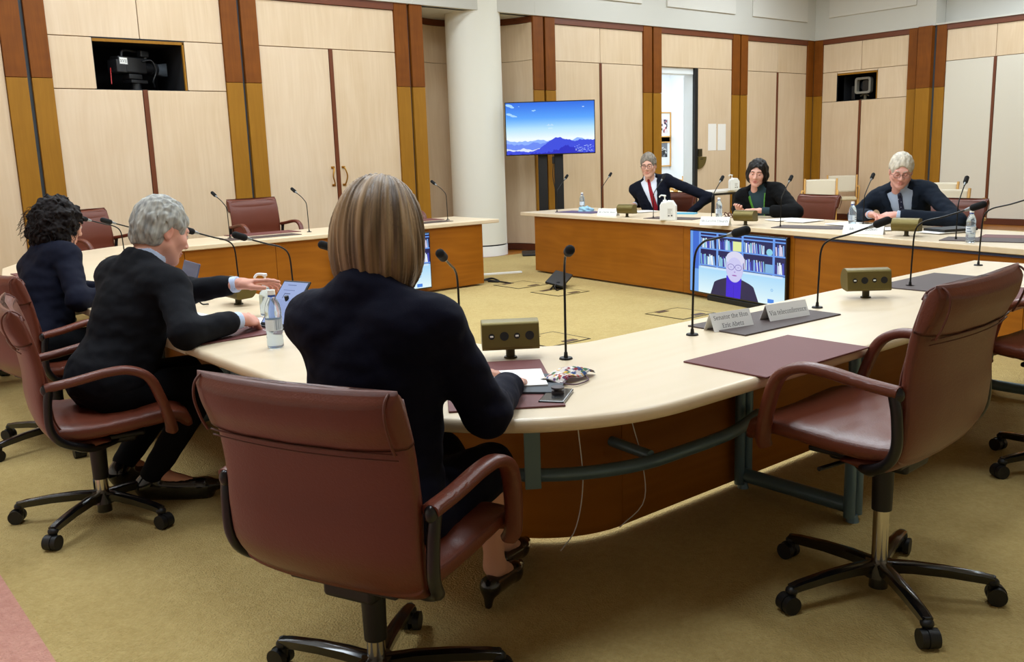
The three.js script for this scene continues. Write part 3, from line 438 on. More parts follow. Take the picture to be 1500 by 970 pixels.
// spin so that a base leg points at a given floor point
const spinTo = (x, z, fx, fz, tx, tz) => Math.atan2(-(tz - z), tx - x) - Math.atan2(fx, fz);
const near = onH(738, 950, 0.09), CA = [1.13, -2.01, 0.92, -0.39];
chair(...CA, 0.03, spinTo(...CA, near.x, near.z), 'brown leather swivel chair under the woman with blond bobbed hair');
chair(2.64, -1.4, -0.06, -1, 0.15, spinTo(2.64, -1.4, -0.06, -1, 2.42, -1.12), 'empty brown leather swivel chair with its chrome column raised high, before the bare desk pad');
chair(0.96, -3.92, 0.98, 0.16, 0.03, spinTo(0.96, -3.92, 0.98, 0.16, 0.67, -4.09), 'brown leather swivel chair under the leaning grey-haired man');
chair(1.1, -5.18, 0.97, -0.22, 0.03, 0.4, 'brown leather swivel chair under the woman with dark wavy hair');
chair(1.02, -6.95, 0.9, -0.42, 0.1, 0.2, 'empty leather swivel chair beyond the dark-haired woman');
chair(4.27, -1.41, 0.05, -1, 0.13, spinTo(4.27, -1.41, 0.05, -1, 4.34, -1.73), 'leather swivel chair past the raised empty chair along the same table');
const gA = 'empty leather chairs at the back table';
chair(2.55, -9.3, 0.45, 0.9, 0.14, 0.1, 'empty leather chair in the corner behind the grey-haired man', gA);
chair(4.27, -9.42, 0.1, 1, 0.15, 0.6, 'empty leather chair at the back table left of the brass door handles', gA);
chair(5.92, -9.45, 0, 1, 0.15, 0.9, 'empty leather chair at the back table beside the column', gA);
chair(8.72, -7.62, -0.99, 0.12, 0, 0.3, 'leather chair behind the witness wearing a red tie');
chair(8.62, -5.62, -0.97, -0.22, 0.0, 0.5, 'leather chair behind the witness in the black jacket');
chair(8.36, -4.0, -0.98, -0.15, 0.0, 0.8, 'leather chair behind the witness with clasped hands');
// ---------------------------------------------------------------- beech visitor chairs (forward = +z)
const visitor = (() => {
  const t = thing('visitor_chair', 'beech armchair with cream fabric back against the corner panel', 'chair', [15.3, 0, -9.25], -1.2);
  const q = oval(0.018, 0.013, 10, 0.7);
  for (const s of [-1, 1]) {
    part('rear_leg', sweep(curve([[s * 0.26, 0, -0.3], [s * 0.26, 0.25, -0.25], [s * 0.26, 0.45, -0.23], [s * 0.26, 0.62, -0.25], [s * 0.26, 0.86, -0.31]], 20), oval(0.022, 0.016, 10, 0.6), V(1, 0, 0)), M.beech, t);
    part('front_leg', sweep(curve([[s * 0.27, 0, 0.24], [s * 0.27, 0.44, 0.22]], 6), oval(0.02, 0.018, 10, 0.6), V(1, 0, 0)), M.beech, t);
    part('armrest', sweep(curve([[s * 0.28, 0.44, 0.14], [s * 0.285, 0.6, 0.16], [s * 0.285, 0.655, 0.12], [s * 0.285, 0.665, 0.0], [s * 0.28, 0.655, -0.28]], 28), q, V(1, 0, 0)), M.beech, t);
    part('side_rail', bx(0.02, 0.05, 0.46, s * 0.258, 0.41, 0, 0.006), M.beech, t);
  }
  part('seat', bx(0.5, 0.06, 0.48, 0, 0.44, 0.0, 0.025, 3), M.creamSeat, t); part('backrest', loftShell(stations([[-0.235, 0.55], [-0.25, 0.66], [-0.275, 0.78], [-0.29, 0.85]], 10, () => 0.243, () => 0.035, () => -0.02)), M.cream, t);
  return t;
})();
const vg = 'visitor armchairs along the panelled wall';
{
  const at = (px, py, h, dx = 0, dz = 0) => { const p = onH(px, py, h); return [p.x + dx, 0, p.z + dz]; };
  const a = at(1222, 326, 0); visitor.position.set(a[0] + 0.1, 0, a[2] + 0.08); visitor.rotation.y = -1.0; visitor.userData.group = vg;
  const b = at(1182, 330, 0); dup(visitor, [13.9, 0, -8.72], -1.05, 'beech armchair with cream fabric back behind the witness in black', vg);
  const c = onH(1393, 268, 0.86), d = onH(1411, 278, 0.86), e = onH(1431, 293, 0.86);
  dup(visitor, [Math.min(c.x, 15.0), 0, c.z - 0.25], -1.35, 'beech armchair farthest behind the witness with clasped hands', vg); dup(visitor, [d.x - 0.05, 0, d.z - 0.25], -1.35, 'beech armchair in the middle behind the witness with clasped hands', vg); dup(visitor, [e.x - 0.05, 0, e.z - 0.25], -1.35, 'beech armchair nearest the chair of the witness with clasped hands', vg);
  for (let k = 0; k < 4; k++) dup(visitor, [13.3 + k * 0.03, k * 0.065, -11.55 + k * 0.015], 0.5, ['lowest', 'second lowest', 'third', 'topmost'][k] + ' beech armchair of the taller stack seen through the doorway', 'stacked armchairs in the lobby');
  for (let k = 0; k < 3; k++) dup(visitor, [13.95 + k * 0.02, k * 0.065, -11.3 + k * 0.02], -0.5, ['lowest', 'middle', 'topmost'][k] + ' beech armchair of the stack beside the black door edge', 'stacked armchairs in the lobby');
}
// ---------------------------------------------------------------- signed distance figures
const smin = (a, b, k) => { if (k <= 0) return Math.min(a, b); const h = Math.max(k - Math.abs(a - b), 0) / k; return Math.min(a, b) - h * h * k * 0.25; };
const smax = (a, b, k) => -smin(-a, -b, k);
// primitives return functions of (x,y,z)
const cap = (a, b, ra, rb) => {
  const ax = a.x, ay = a.y, az = a.z, dx = b.x - ax, dy = b.y - ay, dz = b.z - az, dd = dx * dx + dy * dy + dz * dz || 1e-9;
  return (x, y, z) => { const px = x - ax, py = y - ay, pz = z - az; let t = (px * dx + py * dy + pz * dz) / dd; t = t < 0 ? 0 : t > 1 ? 1 : t; const qx = px - dx * t, qy = py - dy * t, qz = pz - dz * t; return Math.sqrt(qx * qx + qy * qy + qz * qz) - (ra + (rb - ra) * t); };
};
const ell = (c, rx, ry, rz, m) => {            // m: optional Matrix4 inverse placing the ellipsoid frame
  const e = m ? m.elements : null, mr = Math.min(rx, ry, rz);
  return (x, y, z) => { if (e) { const X = e[0] * x + e[4] * y + e[8] * z + e[12], Y = e[1] * x + e[5] * y + e[9] * z + e[13], Z = e[2] * x + e[6] * y + e[10] * z + e[14]; x = X; y = Y; z = Z; } const a = (x - c.x) / rx, b = (y - c.y) / ry, d = (z - c.z) / rz, k0 = Math.sqrt(a * a + b * b + d * d), k1 = Math.sqrt((a / rx) ** 2 + (b / ry) ** 2 + (d / rz) ** 2); return k1 < 1e-6 ? -mr : k0 * (k0 - 1) / k1; };
};
const blend = list => (x, y, z) => { let d = 1e9; for (const [f, k] of list) { const e = f(x, y, z); if (e < d + k) d = smin(d, e, k); } return d; };
// naive surface nets; normals from the field
function nets(f, min, max, h) {
  const nx = Math.ceil((max.x - min.x) / h) + 1, ny = Math.ceil((max.y - min.y) / h) + 1, nzz = Math.ceil((max.z - min.z) / h) + 1, sy = nx, sz = nx * ny, val = new Float32Array(nx * ny * nzz);
  for (let k = 0, q = 0; k < nzz; k++) for (let j = 0; j < ny; j++) for (let i = 0; i < nx; i++, q++) val[q] = f(min.x + i * h, min.y + j * h, min.z + k * h);
  const vid = new Int32Array(nx * ny * nzz).fill(-1), pos = [], nor = [], idx = [], E = [[0, 1], [0, 2], [0, 4], [1, 3], [1, 5], [2, 3], [2, 6], [3, 7], [4, 5], [4, 6], [5, 7], [6, 7]], off = [0, 1, sy, sy + 1, sz, sz + 1, sz + sy, sz + sy + 1];
  for (let k = 0; k < nzz - 1; k++) for (let j = 0; j < ny - 1; j++) for (let i = 0; i < nx - 1; i++) {
    const q = k * sz + j * sy + i; let m = 0; for (let c = 0; c < 8; c++) if (val[q + off[c]] < 0) m |= 1 << c;
    if (m === 0 || m === 255) continue;
    let x = 0, y = 0, z = 0, n = 0;
    for (const [a, b] of E) { if (((m >> a) & 1) === ((m >> b) & 1)) continue; const va = val[q + off[a]], vb = val[q + off[b]], t = va / (va - vb); x += (a & 1) + (((b & 1) - (a & 1)) * t); y += ((a >> 1) & 1) + ((((b >> 1) & 1) - ((a >> 1) & 1)) * t); z += (a >> 2) + (((b >> 2) - (a >> 2)) * t); n++; }
    x = min.x + (i + x / n) * h; y = min.y + (j + y / n) * h; z = min.z + (k + z / n) * h; vid[q] = pos.length / 3; pos.push(x, y, z);
    const e = h * 0.6; let gx = f(x + e, y, z) - f(x - e, y, z), gy = f(x, y + e, z) - f(x, y - e, z), gz = f(x, y, z + e) - f(x, y, z - e), l = Math.hypot(gx, gy, gz) || 1; nor.push(gx / l, gy / l, gz / l);
  }
  const quad = (a, b, c, d, fl) => { if (a < 0 || b < 0 || c < 0 || d < 0) return; fl ? idx.push(a, b, c, a, c, d) : idx.push(a, c, b, a, d, c); };
  for (let k = 1; k < nzz - 1; k++) for (let j = 1; j < ny - 1; j++) for (let i = 1; i < nx - 1; i++) {
    const q = k * sz + j * sy + i, s = val[q] < 0;
    if (s !== val[q + 1] < 0) quad(vid[q], vid[q - sy], vid[q - sy - sz], vid[q - sz], s);
    if (s !== val[q + sy] < 0) quad(vid[q], vid[q - sz], vid[q - sz - 1], vid[q - 1], s);
    if (s !== val[q + sz] < 0) quad(vid[q], vid[q - 1], vid[q - 1 - sy], vid[q - sy], s);
  }
  const g = new THREE.BufferGeometry(); g.setAttribute('position', new THREE.Float32BufferAttribute(pos, 3)); g.setAttribute('normal', new THREE.Float32BufferAttribute(nor, 3)); g.setIndex(idx); return triUV(g);
}
function paint(g, fn) { const p = g.attributes.position, c = new Float32Array(p.count * 3); for (let i = 0; i < p.count; i++) { const k = fn(p.getX(i), p.getY(i), p.getZ(i)); c[3 * i] = k[0]; c[3 * i + 1] = k[1]; c[3 * i + 2] = k[2]; } g.setAttribute('color', new THREE.BufferAttribute(c, 3)); return g; }
const box3 = (a, b) => [V(...a), V(...b)];
// ---- head (frame: centre of the head, face to +z, up y); jaw/width parameters
function headField(o = {}) {
  const w = o.w ?? 1, j = o.jaw ?? 1, L = [
    [ell(V(0, 0.032, -0.014), 0.074 * w, 0.088, 0.096), 0.03], [ell(V(0, -0.03, 0.028), 0.06 * w, 0.078, 0.062), 0.035],
    [cap(V(-0.05 * w * j, -0.055, 0.0), V(-0.016, -0.098, 0.062), 0.02, 0.017), 0.03], [cap(V(0.05 * w * j, -0.055, 0.0), V(0.016, -0.098, 0.062), 0.02, 0.017), 0.03], [ell(V(0, -0.1, 0.066), 0.02, 0.016, 0.018), 0.02],
    [cap(V(-0.034, 0.024, 0.077), V(0.034, 0.024, 0.077), 0.013, 0.013), 0.02], [cap(V(0, 0.012, 0.085), V(0, -0.028, 0.108), 0.008, 0.0115), 0.014], [ell(V(-0.012, -0.033, 0.097), 0.009, 0.008, 0.011), 0.008], [ell(V(0.012, -0.033, 0.097), 0.009, 0.008, 0.011), 0.008],
    [ell(V(-0.042 * w, -0.022, 0.062), 0.02, 0.02, 0.02), 0.03], [ell(V(0.042 * w, -0.022, 0.062), 0.02, 0.02, 0.02), 0.03],
    [ell(V(0, -0.061, 0.086), 0.024, 0.0055, 0.011), 0.007], [ell(V(0, -0.0725, 0.084), 0.02, 0.007, 0.011), 0.007],
    [cap(V(0, -0.05, -0.025), V(0, -0.17, -0.05), o.neck ?? 0.052, (o.neck ?? 0.052) + 0.006), 0.03],
  ], base = blend(L), eyes = [-1, 1].map(s => ell(V(s * 0.031, 0.004, 0.098), 0.017, 0.0125, 0.016)), mouth = o.open ? ell(V(0, -0.068, 0.1), 0.016, 0.006, 0.014) : cap(V(-0.02, -0.0665, 0.098), V(0.02, -0.0665, 0.098), 0.0012, 0.0012);
  const ears = [-1, 1].map(s => { const e = ell(V(s * 0.076 * w, -0.006, -0.012), 0.009, 0.03, 0.019), c = ell(V(s * 0.086 * w, -0.004, -0.008), 0.007, 0.02, 0.011); return (x, y, z) => smax(e(x, y, z), -c(x, y, z), 0.006); });
  return (x, y, z) => { let d = base(x, y, z); for (const e of eyes) d = smax(d, -e(x, y, z), 0.014); d = smax(d, -mouth(x, y, z), 0.004); for (const e of ears) d = smin(d, e(x, y, z), 0.008); return d; };
}
// ---- hand frame: wrist at origin, fingers along +z, back of the hand +y, thumb on side s (x)
function handField(s, curl = 0.35, spread = 0.06, thumb = 0.5) {
  const L = [[ell(V(0, -0.002, 0.05), 0.04, 0.016, 0.05), 0.02], [cap(V(0, 0, -0.035), V(0, 0, 0.012), 0.024, 0.024), 0.025], [ell(V(s * 0.024, -0.01, 0.035), 0.016, 0.015, 0.03), 0.015]], fr = [[0.029, 0.088, 0.042, 0.026, 0.022], [0.0095, 0.094, 0.046, 0.03, 0.024], [-0.0105, 0.09, 0.043, 0.027, 0.023], [-0.029, 0.08, 0.034, 0.021, 0.02]];
  const c = Array.isArray(curl) ? curl : [curl, curl, curl, curl];
  fr.forEach(([x0, z0, a, b, d], i) => {
    let p = V(s * x0, 0, z0 - 0.012), yaw = s * (1.5 - i) * spread, pitch = 0;
    [a + 0.012, b, d].forEach((l, k) => { pitch += c[i] * (k ? 1.15 : 0.8); const q = V(p.x + Math.sin(yaw) * l * Math.cos(pitch), p.y - Math.sin(pitch) * l, p.z + Math.cos(yaw) * l * Math.cos(pitch)); L.push([cap(p, q, 0.0098 - k * 0.0009, 0.0092 - k * 0.0011), 0.005]); p = q; });
  });
  const t0 = V(s * 0.026, -0.008, 0.022), t1 = V(s * (0.05 - 0.02 * thumb), -0.018 - 0.012 * thumb, 0.056), t2 = V(s * (0.062 - 0.035 * thumb), -0.022 - 0.022 * thumb, 0.09), t3 = V(s * (0.066 - 0.045 * thumb), -0.024 - 0.028 * thumb, 0.112);
  L.push([cap(t0, t1, 0.015, 0.0125), 0.012], [cap(t1, t2, 0.0118, 0.0105), 0.006], [cap(t2, t3, 0.0105, 0.0085), 0.005]);
  return blend(L);
}
const frame = (o, z, y) => { const Z = z.clone().normalize(), X = y.clone().cross(Z).normalize(), Y = Z.clone().cross(X); return new THREE.Matrix4().makeBasis(X, Y, Z).setPosition(o); };
const wrapField = (f, inv, k = 1) => { const e = inv.elements; return (x, y, z) => f(e[0] * x + e[4] * y + e[8] * z + e[12], e[1] * x + e[5] * y + e[9] * z + e[13], e[2] * x + e[6] * y + e[10] * z + e[14]) * k; };
// march along dir until the field is met
function hitField(f, o, d, far = 0.6) { let t = 0; for (let i = 0; i < 90; i++) { const v = f(o.x + d.x * t, o.y + d.y * t, o.z + d.z * t); if (v < 0.0006) break; t += Math.max(v * 0.7, 0.0008); if (t > far) return null; } return t; }
// a band of cloth laid on a field: rows of [left,right] points in the (x,y) of a frame, marched along -z of that frame
function drape(f, M4, rows, lift = 0.004, cols = 5) {
  const pos = [], idx = [], dir = V(0, 0, -1).transformDirection(M4), n = rows.length, top = [], bot = [];
  for (const [x0, x1, y] of rows) for (let c = 0; c <= cols; c++) { const o = V(lerp(x0, x1, c / cols), y, 0.45).applyMatrix4(M4), t = hitField(f, o, dir) ?? 0.35, p = o.addScaledVector(dir, t); top.push(p.clone().addScaledVector(dir, -lift)); bot.push(p.clone().addScaledVector(dir, 0.004)); }
  const w = cols + 1; for (const p of [...top, ...bot]) pos.push(p.x, p.y, p.z); const N = top.length;
  for (let r = 0; r < n - 1; r++) for (let c = 0; c < cols; c++) { const a = r * w + c, b = a + 1, d = a + w, e = d + 1; idx.push(a, d, b, b, d, e, N + a, N + b, N + d, N + b, N + e, N + d); }
  for (let r = 0; r < n - 1; r++) for (const c of [0, cols]) { const a = r * w + c, d = a + w; c ? idx.push(a, d, N + a, d, N + d, N + a) : idx.push(a, N + a, d, d, N + a, N + d); }
  for (const r of [0, n - 1]) for (let c = 0; c < cols; c++) { const a = r * w + c, b = a + 1; r ? idx.push(a, N + a, b, b, N + a, N + b) : idx.push(a, b, N + a, b, N + b, N + a); }
  const g = new THREE.BufferGeometry(); g.setAttribute('position', new THREE.Float32BufferAttribute(pos, 3)); g.setIndex(idx); const q = toCreasedNormals(g, 0.7); return triUV(q);
}
const skinMat = (c, r = 0.5) => new THREE.MeshPhysicalMaterial({ color: c, roughness: r, vertexColors: true, sheen: 0.2, sheenRoughness: 0.5, sheenColor: new THREE.Color(0x552211) });
const weave = dataTex(128, (u, v) => { const k = 0.5 + 0.25 * Math.sin(u * 400) * Math.sin(v * 400) + 0.3 * (vnoise(u * 64, v * 64, 64, 64, 4) - 0.5); return [k, k, k]; }, false, 8);
const cloth = (c, r = 0.85, sheen = 0.06) => new THREE.MeshPhysicalMaterial({ color: c, roughness: r, bumpMap: weave, bumpScale: 0.0006, specularIntensity: 0.35, sheen, sheenRoughness: 0.6, sheenColor: new THREE.Color(c).lerp(new THREE.Color(0x8090b0), 0.25) });
const eyeWhite = std(0xd8d0c8, 0.25), irisMat = std(0x2a2420, 0.2);
/* a seated person. o: pos [x,hipY,z], f facing [x,z], lean, side, s scale; world-space joints for arms and legs;
   head {at: world centre, yaw, pitch, roll (relative to facing)}; clothes and hair as described by the builders */
function person(o) {
  const S = o.s ?? 1.04, t = thing('person', o.label, 'person', [o.pos[0], 0, o.pos[2]], Math.atan2(o.f[0], o.f[1]), o.group);
  t.updateMatrixWorld(true); const inv = t.matrixWorld.clone().invert(), loc = p => (p.isVector3 ? p.clone() : V(...p)).applyMatrix4(inv);
  const hip = V(0, o.pos[1], 0), headAt = loc(o.head.at), HS_ = o.head.s ?? S;
  // the spine runs from the hips to the base of the neck, which hangs below and behind the head
  const nk = V(0, -0.155 + 0.03 * (o.head.pitch ?? 0), -0.055 - 0.05 * (o.head.pitch ?? 0)).multiplyScalar(HS_).applyAxisAngle(V(0, 1, 0), (o.head.yaw ?? 0) * 0.5).add(headAt), sp = nk.clone().sub(hip), stretch = sp.length() / (0.53 * S);
  const sp2 = sp.clone().applyAxisAngle(V(0, 1, 0), -(o.twist ?? 0)), Mt = new THREE.Matrix4().makeRotationFromEuler(new THREE.Euler(Math.atan2(sp2.z, sp2.y), o.twist ?? 0, -Math.asin(sp2.x / sp2.length()), 'YXZ')).setPosition(hip), MtS = Mt.clone().scale(V(S, S * stretch, S)), MtI = MtS.clone().invert(), TP = (x, y, z) => V(x, y, z).applyMatrix4(MtS);
  if (stretch < 0.85 || stretch > 1.2) console.log('spine stretch', stretch.toFixed(2), o.label);
  const Hm = new THREE.Matrix4().makeRotationFromEuler(new THREE.Euler(o.head.pitch ?? 0, o.head.yaw ?? 0, o.head.roll ?? 0, 'YXZ')).setPosition(headAt).scale(V(1, 1, 1).multiplyScalar(o.head.s ?? S)), HmI = Hm.clone().invert();
  const sw = o.sw ?? 0.175, arms = {}, legs = {};
  for (const k of ['L', 'R']) { const sg = k === 'L' ? 1 : -1, a = o.arms[k], sh = TP(sg * sw, 0.475, -0.005); arms[k] = { sg, sh, el: loc(a.el), wr: loc(a.wr), dir: a.dir && V(...a.dir).transformDirection(inv), pn: a.up && V(...a.up).transformDirection(inv), ...{ curl: a.curl, thumb: a.thumb, spread: a.spread } }; }
  for (const k of ['L', 'R']) { const sg = k === 'L' ? 1 : -1, l = o.legs[k]; legs[k] = { sg, hp: TP(sg * 0.09, 0.0, 0.02), kn: loc(l.kn), an: loc(l.an), toe: loc(l.toe) }; }
  const neckB = TP(0, 0.53, -0.03), torso = (e, wd = 1) => [[ell(V(0, 0.04, -0.01), (0.165 + e) * wd, 0.12 + e, 0.12 + e, MtI), 0.06], [ell(V(0, 0.2, 0.01), (0.15 + e) * wd, 0.15 + e, (0.105 + e) * (o.belly ?? 1), MtI), 0.08], [ell(V(0, 0.37, 0.0), (0.168 + e) * wd, 0.15 + e, 0.112 + e, MtI), 0.08], [cap(TP(-sw * 0.78, 0.475, -0.02), TP(sw * 0.78, 0.475, -0.02), (0.058 + e) * S, (0.058 + e) * S), 0.06]].map(([f, k]) => [f, k]);
  const scaleE = L => L;   // ellipsoids live in the unscaled torso frame
  const torsoF = e => { const L = torso(e), f = blend(L.slice(0, 3)), c = L[3][0], trap = [-1, 1].map(s => cap(TP(s * sw * 0.62, 0.475, -0.03), neckB.clone().lerp(headAt, o.trap ?? 0.02).addScaledVector(V(0, 0, -1).transformDirection(Mt), 0.012), (0.058 + e) * S, (0.045 + e) * S)); return (x, y, z) => { let d = smin(f(x, y, z) * S, c(x, y, z), 0.06); for (const t of trap) d = smin(d, t(x, y, z), 0.04); return d; }; };
  const armL = (k, e, end = 1) => { const a = arms[k], we = a.el.clone().lerp(a.wr, end); return [[cap(a.sh, a.el, 0.054 + e, 0.044 + e), 0.045], [cap(a.el, we, 0.044 + e, lerp(0.044, 0.028, end) + e), 0.03]]; };
  const legL = (k, e) => { const l = legs[k]; return [[cap(l.hp, l.kn, 0.085 + e, 0.062 + e), 0.05], [cap(l.kn, l.an, 0.058 + e, 0.038 + e), 0.03]]; };
  // body: one mesh, fine head and hands merged in
  const bodyF = (() => { const tf = torsoF(-0.012), L = []; for (const k of ['L', 'R']) L.push(...armL(k, -0.004), ...legL(k, -0.006)); L.push([cap(neckB, headAt.clone().add(V(0, -0.05, -0.03)), 0.052, 0.045), 0.04]); for (const k of ['L', 'R']) L.push([cap(legs[k].an, legs[k].toe, 0.034, 0.022), 0.03]); const lf = blend(L); return (x, y, z) => smin(tf(x, y, z), lf(x, y, z), 0.04); })();
  const bounds = (pts, r) => { const b = new THREE.Box3().setFromPoints(pts); b.expandByScalar(r); return [b.min, b.max]; };
  const all = [hip, neckB, ...['L', 'R'].flatMap(k => [arms[k].sh, arms[k].el, arms[k].wr, legs[k].hp, legs[k].kn, legs[k].an, legs[k].toe])];
  const bodyG = paint(nets(bodyF, ...bounds(all, 0.2), 0.016), () => [1, 1, 1]);
  const hf = headField(o.headShape), hc = o.cell ?? 0.0045, headG = nets(hf, V(-0.11, -0.19, -0.14), V(0.11, 0.14, 0.14), hc);
  const lip = o.lip ?? [0.78, 0.5, 0.5]; paint(headG, (x, y, z) => { const m = Math.exp(-(((y + 0.0665) / 0.011) ** 2) - ((x / 0.024) ** 2)) * (z > 0.07 ? 1 : 0), ck = Math.exp(-(((Math.abs(x) - 0.045) / 0.02) ** 2) - (((y + 0.028) / 0.02) ** 2)) * (z > 0.03 ? 0.35 : 0), er = Math.abs(x) > 0.073 && Math.abs(y) < 0.045 && z < 0.02 ? 0.5 : 0, st = o.stubble ? 0.1 * smooth(-0.045, -0.07, y) * (z > 0.02 ? 1 : 0) : 0; const r = Math.max(m, 0), q = Math.max(ck, er); return [lerp(lerp(1, 1.0, q), lip[0], r) - st, lerp(lerp(1, 0.8, q), lip[1], r) - st, lerp(lerp(1, 0.78, q), lip[2], r) - st]; });
  headG.applyMatrix4(Hm); const gs = [bodyG, headG];
  for (const k of ['L', 'R']) { const a = arms[k]; if (!a.dir) continue; const m = frame(a.wr, a.dir, a.pn), g = nets(handField(-a.sg * (o.arms[k].flip ? -1 : 1), a.curl ?? 0.35, a.spread ?? 0.05, a.thumb ?? 0.5), V(-0.085, -0.11, -0.07), V(0.085, 0.045, 0.22), o.handCell ?? 0.004); g.scale(S, S, S); g.applyMatrix4(m); paint(g, () => [1, 0.95, 0.94]); gs.push(g); }
  for (const s of [-1, 1]) for (const [sg, op] of [[1, o.lid ?? 1.12], [-1, 1.05]]) { const g = new THREE.SphereGeometry(0.0138, 20, 10, 0, Math.PI * 2, 0, op); if (sg < 0) g.rotateX(Math.PI); g.rotateX(sg * 0.3); g.translate(s * 0.031, 0.003, 0.08); g.applyMatrix4(Hm); paint(g, () => [0.93, 0.84, 0.82]); gs.push(g); }
  part('body', mg(gs), skinMat(o.skin ?? 0xd9a88e), t);
  for (const s of [-1, 1]) { const e = part('eye', (() => { const g = ball(0.0122, s * 0.031, 0.003, 0.0805, 1, 1, 1, 16, 12); g.applyMatrix4(Hm); return g; })(), eyeWhite, t); const ig = ball(0.0066, s * 0.031 + 0.001, 0.0025, 0.0885, 1, 1, 0.75, 12, 8); ig.applyMatrix4(Hm); part('iris', ig, o.iris ?? irisMat, e);  const bw = tube([[s * 0.014, 0.0235, 0.0925], [s * 0.03, 0.0275, 0.0915], [s * 0.048, 0.022, 0.079]], 0.0032, 12, 6); bw.applyMatrix4(Hm); part('eyebrow', bw, o.brow ?? o.hairMat, t); }
  // hair
  if (o.hair) { const hr = o.hair(hf), [mn, mx] = o.hairBox ?? box3([-0.13, -0.16, -0.16], [0.13, 0.17, 0.13]), g = nets(hr, mn, mx, o.hairCell ?? 0.005); if (o.hairPaint) paint(g, o.hairPaint); g.applyMatrix4(Hm); part('hair', g, o.hairMat, t); }
  // shirt
  const neckDir = headAt.clone().sub(neckB).normalize();
  const shirtF = torsoF(0.004);
  if (o.shirt) { const ring = cap(neckB.clone().addScaledVector(neckDir, 0.0), neckB.clone().addScaledVector(neckDir, 0.08), 0.074, 0.069), hole = cap(neckB.clone().addScaledVector(neckDir, 0.03), neckB.clone().addScaledVector(neckDir, 0.2), 0.055, 0.055), cut = (x, y, z) => { const d = (x - neckB.x) * neckDir.x + (y - neckB.y) * neckDir.y + (z - neckB.z) * neckDir.z; return d - 0.08; }, cuffs = []; for (const k of ['L', 'R']) { const a = arms[k], d = a.wr.clone().sub(a.el).normalize(); cuffs.push([cap(a.wr.clone().addScaledVector(d, -0.09), a.wr.clone().addScaledVector(d, -0.005), 0.036, 0.037), a.wr, d]); }
    const f = (x, y, z) => { let d = smin(shirtF(x, y, z), ring(x, y, z), 0.03); d = Math.max(d, cut(x, y, z)); d = smax(d, -hole(x, y, z), 0.006); for (const [c, w, dr] of cuffs) { const e = (x - w.x) * dr.x + (y - w.y) * dr.y + (z - w.z) * dr.z; d = Math.min(d, Math.max(c(x, y, z), e + 0.004)); } return d; }; o._shirt = f;
    part('shirt', nets(f, ...bounds([hip, neckB, TP(-0.2, 0.4, 0), TP(0.2, 0.4, 0), arms.L.wr, arms.R.wr], 0.16), o.clothCell ?? 0.009), o.shirt, t); }
  // jacket
  if (o.jacket) {
    const j = o.jacket, tf = torsoF(j.e ?? 0.016), L = []; for (const k of ['L', 'R']) { L.push(...armL(k, j.sleeve ?? 0.012, j.end ?? 0.86)); L.push([ell(V(arms[k].sh.x, arms[k].sh.y + 0.008, arms[k].sh.z), 0.068, 0.062, 0.066), 0.04]); }
    const lf = blend(L), cs = V(1, 0, 0).transformDirection(Mt), cbk = neckDir.clone().cross(cs).negate().normalize().multiplyScalar(Math.sign(neckDir.clone().cross(cs).negate().dot(V(0, 0, -1).transformDirection(Mt))) || 1), cpt = a => neckB.clone().addScaledVector(cs, Math.sin(a) * 0.079).addScaledVector(cbk, Math.cos(a) * 0.079).addScaledVector(neckDir, 0.004 + 0.034 * Math.cos(a * 0.75)), collar = blend(Array.from({ length: 8 }, (_, i) => { const a = lerp(-1.9, 1.9, i / 8), b = lerp(-1.9, 1.9, (i + 1) / 8); return [cap(cpt(a), cpt(b), 0.015, 0.015), 0.008]; })), hole = cap(neckB.clone().addScaledVector(neckDir, 0.01), neckB.clone().addScaledVector(neckDir, 0.2), j.hole ?? 0.072, j.hole ?? 0.072), e = MtI.elements;
    const f = (x, y, z) => {
      let d = tf(x, y, z); if (j.collar !== false) d = smin(d, collar(x, y, z), 0.03);
      d = smax(d, -hole(x, y, z), 0.01);
      const X = e[0] * x + e[4] * y + e[8] * z + e[12], Y = e[1] * x + e[5] * y + e[9] * z + e[13], Z = e[2] * x + e[6] * y + e[10] * z + e[14];
      d = Math.max(d, (j.hem ?? -0.06) - Y);
      if (j.v) { const w = lerp(0.0, j.vw ?? 0.085, clamp((Y - j.v) / (0.55 - j.v))) + (Y < j.v ? -0.02 : 0); if (Z > 0.02 && Y > j.v - 0.05) { const q = w - Math.abs(X - (j.vx ?? 0)); const lap = j.lapel !== false && q < 0 && q > -0.05 * smooth(j.v, j.v + 0.1, Y) - 0.004 ? 0.0045 : 0; d -= lap; d = smax(d, q, 0.003); } }
      d = smin(d, lf(x, y, z), 0.03);
      const wr = nz(x * 15, y * 24, z * 15) * 0.0055 + nz(x * 38, y * 38, z * 38) * 0.0012; return d + wr * (j.wrinkle ?? 1);
    }; o._jacket = f;
    part('jacket', nets(f, ...bounds([hip, neckB, ...['L', 'R'].flatMap(k => [arms[k].sh, arms[k].el, arms[k].wr])], 0.16), o.clothCell ?? 0.009), j.mat, t);
  }
  const TM = MtS.clone(); o._TM = TM; o._TP = TP; o._Hm = Hm;
  if (o.tie) { const rows = []; for (let i = 0; i <= 16; i++) { const y = lerp(0.515, o.tieEnd ?? 0.12, i / 16), w = i < 2 ? 0.017 : lerp(0.014, 0.034, i / 16); rows.push([-w + (o.tieX ?? 0), w + (o.tieX ?? 0), y]); } part('tie', mg([drape(o._shirt, TM, rows, 0.006, 6), (() => { const g = ball(0.02, 0, 0, 0, 0.85, 1, 0.7, 12, 8), p = TP(0, 0.53, 0.062); g.translate(p.x, p.y, p.z); return g; })()]), o.tie, t, o.tieLabel); }
